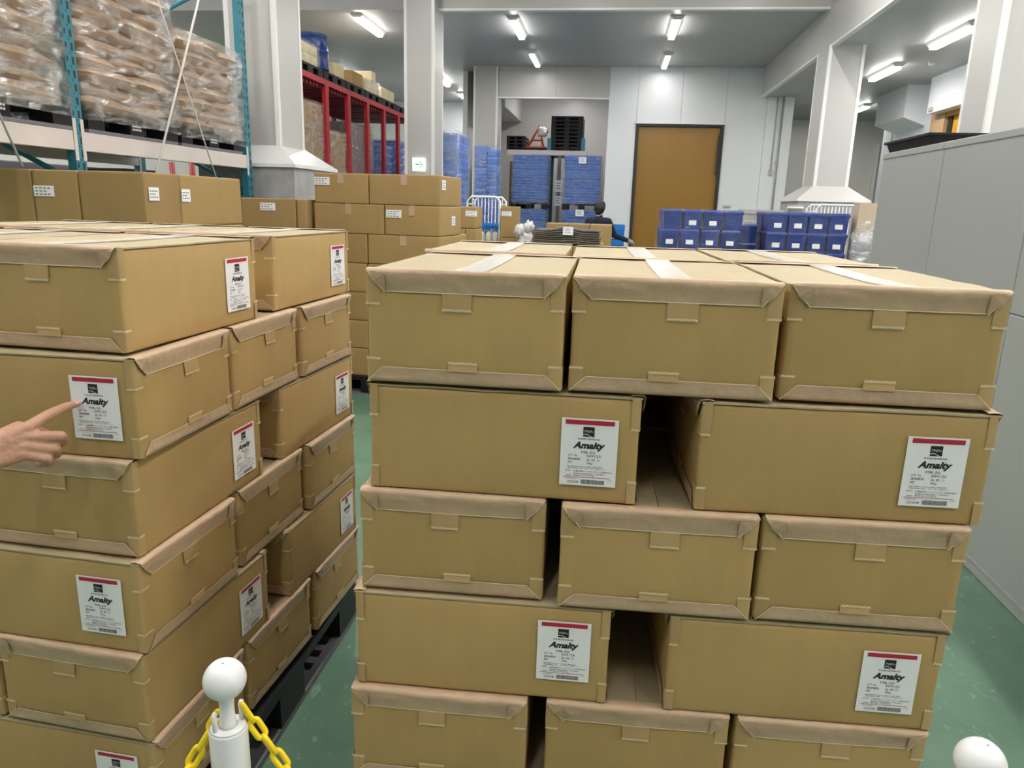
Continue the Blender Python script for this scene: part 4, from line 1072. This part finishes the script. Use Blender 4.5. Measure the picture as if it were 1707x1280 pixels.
# white bags, dark wrapped boards, cartons by the person
BAGM = mat('milky_film_bag', (.62, .60, .60), .25, noise_scale=12, noise_amt=.25, bump=.8, bump_scale=16)
for i, (x, z, r) in enumerate([(-.955, 1.24, .075), (-1.06, 1.19, .085), (-.98, 1.09, .11), (-1.0, .80, .13), (-1.0, .55, .14), (-1.0, .28, .16), (-1.0, .12, .12)]):
    o = blob(MB(), (0, 0, 0), r*.92, i*3.1, .42, 12, (.9, 1, 1)).build('plastic_bag', BAGM); o.location = (x, 8.75, z)
    tag(o, 'white plastic bag, %s in the heap left of the dark wrapped boards' % ['topmost', 'second', 'third', 'fourth', 'fifth', 'sixth', 'lowest'][i], 'bag', 'white bags in the heap')
plain('big carton hidden under the dark wrapped boards', -.47, 8.3, 0, .72, .6, 1.08, seam=None)
for k in range(7):
    mb = MB(); wv_ = .37-.02*random.random(); ph_ = random.uniform(-.4, .4)
    def sheet(dz): return [[(-wv_+2*wv_*i/14, y, .010*sin(i*.9+ph_+k*.3)*(.35+.09*k)-.03*(k/6)*abs(i/7-1)**2+dz) for y in (-.29, 0, .28)] for i in range(15)]
    P0, P1 = sheet(0), sheet(.013)
    mb.grid([list(r) for r in reversed(P0)]); mb.grid(P1)
    for i in range(14):
        mb.add([P0[i][0], P0[i+1][0], P1[i+1][0], P1[i][0]], [(0, 1, 2, 3)]); mb.add([P0[i][2], P0[i+1][2], P1[i+1][2], P1[i][2]], [(3, 2, 1, 0)])
    for i in (0, 14): mb.add([P0[i][0], P0[i][2], P1[i][2], P1[i][0]], [(0, 1, 2, 3)])
    o = mb.build('flat_board', BROWNB); o.location = (-.47+random.uniform(-.012, .012), 8.3, 1.10+k*.0245)
    tag(o, 'dark brown flattened carton, %s in the wrapped pile beside the person' % ORD[k], 'flattened carton', 'dark flattened cartons')
film('stretch film around the dark flattened cartons', -.86, -.08, 8.0, 8.6, 1.08, 1.275, mt=FILM_BIN, seed=61, amp=.012)
notice('white paper on the front of the dark flattened cartons', -.45, 7.985, 1.235, .11, .085)
for i in range(3):
    plain('kraft carton behind the dark wrapped pile, %s of three' % ('left', 'middle', 'right')[i], -.66+.27*i, 9.4, 1.0, .265, .4, .285, seam=None)
    plain('carton hidden below the row behind the dark pile', -.66+.27*i, 9.4, 0, .265, .4, .998, seam=None, group='hidden cartons behind the dark pile')
for k in range(5):
    o = link('plastic_tray', tray_mesh(.27, .4, .246, SKYBIN)); o.location = (.10, 13.0, k*.2465)
    tag(o, 'bright blue crate right of the person, %s of five stacked by the ochre door' % ORD[k], 'crate', 'bright blue crates by the door')

# ------------------------------------------------------------------ navy lidded bins
def bin_meshes():
    a, b, h = .111, .19, .222; body = MB(); body.taper(-a*.86, a*.86, -b*.9, b*.9, 0, -a*.95, a*.95, -b*.95, b*.95, h*.84)
    for s_ in (-1, 1):   # moulded ribs on the front
        x0, x1 = sorted((s_*a*.62, s_*a*.70)); body.taper(x0, x1, -b*.93, -b*.9, .015, x0*1.06, x1*1.06, -b*.98, -b*.95, h*.8)
    lid = MB(); lid.box(-a, a, -b, b, h*.80, h*.90); lid.taper(-a, a, -b, b, h*.90, -a*.9, a*.9, -b*.93, b*.93, h*.995)
    card = MB().box(-.042, .042, -b*.955-.005, -b*.955, .045, .098)
    return body.mesh('bin_body', NAVYBIN), lid.mesh('bin_lid', NAVYBIN), card.mesh('white_card', PAPER)
BB, BLID, BCARD = bin_meshes()
def navy(label, x, y, z, card=True, group=None, rz=0):
    t = thing('storage_bin', label, 'bin', (x, y, z), rz, group); link('bin_body', BB, t); link('bin_lid', BLID, t)
    if card: link('white_card', BCARD, t)
for gi, (x0, gname, pitch) in enumerate([(.60, 'left', .232), (1.80, 'right', .2255)]):
    pallet('black pallet under the %s group of navy bins' % gname, x0+pitch*2, 9.4, 0, .94, .86, .15, simple=True)
    for c_ in range(4):
        for k in range(6):
            x = x0+pitch*(c_+.5)+(-.02*(k == 4) if gi == 0 else 0); y = 9.2
            card = not (gi == 0 and k == 5 and c_ in (0, 3))
            vis = k >= 4
            nm = 'navy lidded bin with%s card, %s row, %s from left, %s group' % (' white' if card else 'out', ('lower', 'upper')[k-4] if vis else '', ('first', 'second', 'third', 'fourth')[c_], gname) if vis else 'navy lidded bin hidden low in the %s group' % gname
            navy(nm, x, y, .15+k*.2243, card, None if vis else 'hidden navy bins, '+gname)
            if k >= 4 and (c_ in (0, 3)): navy('navy bin in the row behind, %s row, %s end, %s group' % (('lower', 'upper')[k-4], ('left', 'right')[c_ // 3], gname), x, y+.4, .15+k*.2243, False)
            elif k < 4 and c_ in (0, 3): navy('navy lidded bin hidden low in the %s group' % gname, x, y+.4, .15+k*.2243, False, 'hidden navy bins, '+gname)
film('glossy stretch film around the right group of navy bins', 1.785, 2.72, 8.99, 9.82, 1.0, 1.51, mt=FILM_BIN, seed=71, amp=.008, top=False)
film('glossy stretch film around the left group of navy bins', .57, 1.60, 8.99, 9.82, 1.0, 1.50, mt=FILM_BIN, seed=72, amp=.006, top=False)
for k in range(6): navy('single navy bin between the two groups, %s of its stack' % ORD[k], 1.645, 9.55, k*.2243, False, 'single navy bin stack')
# wrapped bundle and small carton right of the bins
t = thing('wrapped_bundle', 'tall bundle in crumpled clear plastic right of the navy bins', 'bundle', (2.86, 9.1, 0))
MB().taper(-.10, .11, -.12, .12, 0, -.08, .12, -.1, .1, 1.62).build('tan_board', mat('tan_sheet', (.52, .42, .31), .7), t)
mb = MB(); 
for i, z in enumerate((.2, .45, .7, .9, 1.08, 1.24)): blob(mb, (0.0, -.14, z), .15, i*2.3, .4, 10, (.95, .7, 1))
mb.build('plastic_wrap', FILM_HZ, t)
for i, z in enumerate((.35, .75, 1.12)): blob(MB(), (0, -.1, z), .10, i*5.3, .4, 8, (1, .7, 1.5)).build('filling', mat('pale_filling', (.42, .40, .47), .6), t)
plain('small kraft carton below the wrapped bundle, right of the navy bins', 2.35, 7.6, .86, .22, .25, .13, seam=None)
plain('carton hidden under the small carton by the cabinets', 2.33, 7.6, 0, .4, .4, .858, seam=None)
o = MB().box(-.05, .05, -.12, .12, 0, .15).build('paper_bundle', PAPER); tag(bevel(o, .01), 'white paper bundle left of the small carton by the navy bins', 'paper bundle').location = (2.17, 7.55, .859)

# ------------------------------------------------------------------ bodies: capsules fused by a voxel remesh
def capsule(mb, p0, p1, r0, r1, n=14):
    p0, p1 = Vector(p0), Vector(p1); t = (p1-p0)
    if t.length < 1e-6: t = Vector((0, 0, 1e-4)); p1 = p0+t
    t.normalize(); u = t.orthogonal().normalized(); v = t.cross(u); vs = []; fs = []; rings = []
    for k in range(5): a = -pi/2+pi/2*k/4; rings.append((p0+t*(sin(a)*r0), max(1e-4, cos(a)*r0)))
    for k in range(5): a = pi/2*k/4; rings.append((p1+t*(sin(a)*r1), max(1e-4, cos(a)*r1)))
    for c_, r in rings:
        for j in range(n): an = 2*pi*j/n; vs.append(c_+(u*cos(an)+v*sin(an))*r)
    for i in range(len(rings)-1):
        for j in range(n): k2 = (j+1) % n; fs.append((i*n+j, i*n+k2, (i+1)*n+k2, (i+1)*n+j))
    fs.append(tuple(reversed(range(n)))); fs.append(tuple((len(rings)-1)*n+j for j in range(n)))
    mb.add(vs, fs, 0, None, True)
def fuse(mb, name, mt, parent, vox, it=6):
    o = mb.build(name, mt, parent)
    md = o.modifiers.new('fuse', 'REMESH'); md.mode = 'VOXEL'; md.voxel_size = vox; md.use_smooth_shade = True
    sm = o.modifiers.new('soften', 'SMOOTH'); sm.iterations = it; sm.factor = .5
    return o
# pointing hand reaching in from the left
hp = thing('person', "person's bare right hand and forearm, index finger pointing at a carton label", 'person', (0, 0, 0))
H = MB()
J = {'index': [(-1.0283, 1.150, 1.077), (-1.0149, 1.192, 1.0921), (-1.0085, 1.222, 1.0971), (-1.0008, 1.2465, 1.099)],
     'middle': [(-1.0263, 1.145, 1.0616), (-.9867, 1.178, 1.0551), (-.9983, 1.196, 1.0368), (-1.0291, 1.205, 1.0269)],
     'ring': [(-1.0273, 1.138, 1.0467), (-.9937, 1.168, 1.0334), (-1.005, 1.184, 1.0165), (-1.0359, 1.192, 1.0092)],
     'little': [(-1.029, 1.132, 1.0326), (-.9998, 1.155, 1.0175), (-1.0102, 1.170, 1.0033), (-1.0411, 1.178, .9957)],
     'thumb': [(-1.0773, 1.140, 1.0596), (-1.0611, 1.165, 1.0714), (-1.0496, 1.190, 1.0599), (-1.0364, 1.205, 1.0467)]}
RAD = {'index': (.0118, .0102, .0088, .0068), 'middle': (.0118, .0102, .009, .0075), 'ring': (.0112, .0098, .0086, .0072), 'little': (.0105, .0086, .0076, .0064), 'thumb': (.014, .0115, .0105, .008)}
WR = Vector((-1.092, 1.068, 1.046)); WR2 = Vector((-1.085, 1.075, 1.022))
for f_, pts in J.items():
    for i in range(3): capsule(H, pts[i], pts[i+1], RAD[f_][i], RAD[f_][i+1])
    if f_ != 'thumb': capsule(H, (WR if f_ in ('index', 'middle') else WR2), pts[0], .0185, .0125)
    capsule(H, WR+Vector((.004, .012, 0)), pts[0], .017, .012)
capsule(H, (-1.05, 1.125, 1.058), (-1.052, 1.12, 1.035), .020, .019)
capsule(H, (-1.045, 1.145, 1.050), (-1.045, 1.14, 1.03), .016, .015)
capsule(H, J['thumb'][0], (-1.05, 1.155, 1.055), .013, .012)
EL = Vector((-1.42, .80, .985))
capsule(H, WR, EL, .024, .040); capsule(H, WR2, EL+Vector((0, 0, -.012)), .021, .036)
# knuckles and tendons
for f_ in ('index', 'middle', 'ring', 'little'):
    p = Vector(J[f_][0]); d_ = (WR-p).normalized(); up = Vector((.45, -.82, .3))
    up = (up-d_*up.dot(d_)).normalized()
    capsule(H, p+up*.0045, p+up*.0045+d_*.006, .0092, .0092); capsule(H, p+up*.0085+d_*.01, WR.lerp(p, .35)+up*.0125, .0035, .003)
fuse(H, 'hand_and_forearm', SKIN, hp, .0026, 5)
nl = MB()
tp, dp = Vector(J['index'][3]), Vector(J['index'][2]); ax_ = (tp-dp).normalized(); out = Vector((.35, -.75, .55)); out = (out-ax_*out.dot(ax_)).normalized(); sd = ax_.cross(out)
P = []
for i in range(6):
    row = []
    for j in range(7):
        an = (j/6-.5)*1.5; row.append(tp-ax_*(.0075-.0026*i)+(out*cos(an)+sd*sin(an))*(.0074-.0004*i))
    P.append(row)
nl.grid(P); nl.build('fingernail', NAIL, hp)
SL = MB(); d_ = (EL-WR).normalized(); a0 = WR+d_*.24
SL.tube([a0, a0+d_*.01, a0+d_*.1, a0+d_*.22, a0+d_*.4], [.05, .053, .056, .06, .066], 20); SL.build('sleeve', NAVYCL, hp)

# person in the distance, seen from behind
pp = thing('person', 'person in dark navy jacket with black hair, seen from behind near the ochre door', 'person', (-.20, 12.0, 0), radians(-25))
S = MB()
capsule(S, (0, 0, 1.32), (0, .02, 1.40), .05, .05); capsule(S, (.005, .03, 1.465), (.005, .045, 1.50), .075, .08); capsule(S, (0, .07, 1.43), (0, .085, 1.455), .05, .045)
capsule(S, (0, .12, 1.46), (0, .125, 1.45), .012, .014)
for s_ in (-1, 1): capsule(S, (s_*.082, .035, 1.47), (s_*.084, .035, 1.50), .014, .016)
capsule(S, (.40, .30, .97), (.43, .33, .95), .034, .036); capsule(S, (-.22, .16, .80), (-.22, .18, .73), .034, .036)
for i in range(4): capsule(S, (.43+.008*i, .35-.016*i, .955), (.455+.008*i, .40-.018*i, .925), .011, .009); capsule(S, (-.235+.014*i, .18, .72), (-.235+.014*i, .2, .66), .011, .009)
capsule(S, (.41, .30, .97), (.40, .345, .93), .013, .011)
for s_ in (-1, 1): capsule(S, (s_*.09, -.01, .12), (s_*.09, 0, .2), .04, .045)
fuse(S, 'head_and_hands', SKIN, pp, .009, 3)
S = MB()
capsule(S, (0, 0, .86), (0, 0, 1.05), .135, .13); capsule(S, (-.06, 0, 1.05), (-.09, .0, 1.24), .11, .09); capsule(S, (.06, 0, 1.05), (.09, .0, 1.24), .11, .09)
capsule(S, (-.14, 0, 1.27), (.14, 0, 1.27), .066, .066); capsule(S, (0, 0, 1.27), (0, .015, 1.345), .075, .058)
capsule(S, (.17, 0, 1.27), (.24, .10, 1.06), .062, .048); capsule(S, (.24, .10, 1.06), (.385, .285, .985), .047, .038)
capsule(S, (-.17, 0, 1.27), (-.23, .02, 1.02), .062, .048); capsule(S, (-.23, .02, 1.02), (-.22, .145, .83), .046, .038)
fuse(S, 'jacket', NAVYCL, pp, .014, 4)
S = MB()
capsule(S, (-.05, 0, .84), (.05, 0, .84), .125, .125)
for s_ in (-1, 1): capsule(S, (s_*.085, 0, .80), (s_*.09, .015, .48), .092, .066); capsule(S, (s_*.09, .015, .48), (s_*.09, -.01, .10), .064, .05)
fuse(S, 'trousers', TROUS, pp, .014, 4)
S = MB()
capsule(S, (.005, .012, 1.47), (.005, .03, 1.515), .083, .085); capsule(S, (0, -.01, 1.42), (0, 0, 1.46), .06, .075); capsule(S, (0, .08, 1.535), (0, .05, 1.55), .05, .055)
fuse(S, 'hair', HAIR, pp, .009, 3)
for s_ in (-1, 1):
    S = MB(); capsule(S, (s_*.09, -.03, .045), (s_*.1, .16, .038), .044, .036); capsule(S, (s_*.09, -.01, .05), (s_*.09, 0, .10), .045, .042); fuse(S, 'shoe', BLACKP, pp, .01, 3)
S = MB(); capsule(S, (.405, .305, .975), (.435, .335, .952), .038, .041)
for i in range(4): capsule(S, (.43+.008*i, .35-.016*i, .955), (.455+.008*i, .40-.018*i, .925), .0145, .0125)
capsule(S, (.41, .30, .97), (.40, .345, .93), .017, .015); fuse(S, 'glove', GLOVE, pp, .008, 2)

# ------------------------------------------------------------------ white stanchions and yellow chain
def stanchion(label, x, y):
    t = thing('stanchion', label, 'stanchion', (x, y, 0))
    MB().lathe([(.14, 0), (.15, .01), (.15, .025), (.13, .045), (.03, .055)], 36).build('base', WHITEPL, t)
    MB().lathe([(.0262, .05), (.0262, .769), (.0252, .7725)], 36).build('post', WHITEPL, t)
    MB().lathe([(.0252, .7726), (.0225, .7745), (.0165, .7752)], 36).build('end_cap', WHITEPL, t)
    MB().lathe([(.0135, .775), (.0108, .781), (.0098, .80), (.0105, .818), (.013, .826)], 28).build('neck', WHITEPL, t)
    pr = []
    for i in range(25):
        th = pi*i/24; r = .0288*sin(th)*(1+.04*cos(th)); pr.append((max(r, .0004), .848-.0285*cos(th)))
    MB().lathe(pr, 36).build('ball', WHITEPL, t)
    MB().lathe([(.0018, 0), (.0018, .0005)], 8, 0, Matrix.Translation((.002, -.005, .8760))).build('moulding_mark', GREYPIPE, t)
    for sx in (-1, 1):
        q_ = (-.010, -.0165) if sx < 0 else (.012, .016)
        MB().tube([(q_[0], q_[1], .772), (q_[0], q_[1], .790), (q_[0]-.001, q_[1]+.001, .797), (q_[0]-.002, q_[1]+.006, .799)], [.0034, .0034, .0036, .0034], 10).build('hook', WHITEPL, t)
    return t
B1 = Vector((-.4925, .830, 0)); B2 = Vector((.486, .834, 0))
stanchion('white plastic stanchion with ball top and yellow chain, in front of the left-hand stack', B1.x, B1.y)
stanchion('white plastic stanchion, only its ball top showing at the bottom right', B2.x, B2.y)
def link_mesh(ln=.038, wd=.0205, r=.0041):
    pts = []; R = wd/2-r; S_ = ln/2-wd/2
    for i in range(9): a = -pi/2+pi*i/8; pts.append((S_+R*cos(a), R*sin(a), 0))
    for i in range(9): a = pi/2+pi*i/8; pts.append((-S_+R*cos(a), R*sin(a), 0))
    return MB().tube(pts, r, 10, closed=True).mesh('chain_link', YEL)
LNK = link_mesh()
def chain(label, pts_fn, n):
    """links strung along a sampled curve, each turned a quarter about the line of the chain"""
    t = thing('plastic_chain', label, 'chain', pts_fn(0))
    o0 = Vector(pts_fn(0)); pitch = .038-2*.0041-.0012
    samp = [Vector(pts_fn(i/600)) for i in range(601)]; acc = [0]
    for a, b in zip(samp[:-1], samp[1:]): acc.append(acc[-1]+(b-a).length)
    def at_len(L_):
        for i in range(600):
            if acc[i+1] >= L_: return samp[i].lerp(samp[i+1], (L_-acc[i])/max(1e-9, acc[i+1]-acc[i]))
        return samp[-1]
    k = 0; s0 = .0
    while s0+pitch < acc[-1] and k < n:
        a, b = at_len(s0), at_len(s0+pitch); x_ = (b-a).normalized(); side = x_.cross(Vector((0, 0, 1))).normalized() if abs(x_.z) < .98 else Vector((0, 1, 0)); up = side.cross(x_)
        an = radians(52+(90 if k % 2 else 0)); y_ = side*cos(an)+up*sin(an); z_ = x_.cross(y_)
        l_ = link('chain_link', LNK, t); l_.matrix_local = Matrix((x_, y_, z_)).transposed().to_4x4() @ Matrix.Identity(4) if False else Matrix.Translation((a+b)/2-o0) @ Matrix((x_, y_, z_)).transposed().to_4x4()
        s0 += pitch; k += 1
    return t
A0 = Vector((B1.x+.0125, B1.y+.017, .796)); A1 = Vector((B2.x-.012, B2.y+.014, .796))
def sag(p, q_, depth, pw=2):
    def f(t_):
        r = p.lerp(q_, t_); r.z -= depth*(1-abs(2*t_-1)**pw); return tuple(r)
    return f
chain('yellow plastic chain drooping right from the ball-topped stanchion', sag(A0, A1, .40, 2.0), 60)
A2 = Vector((B1.x-.012, B1.y+.004, .790)); A3 = Vector((-1.15, .42, .60))
chain('yellow plastic chain drooping left behind the ball-topped stanchion', sag(A2, A3, .28, 2.0), 40)
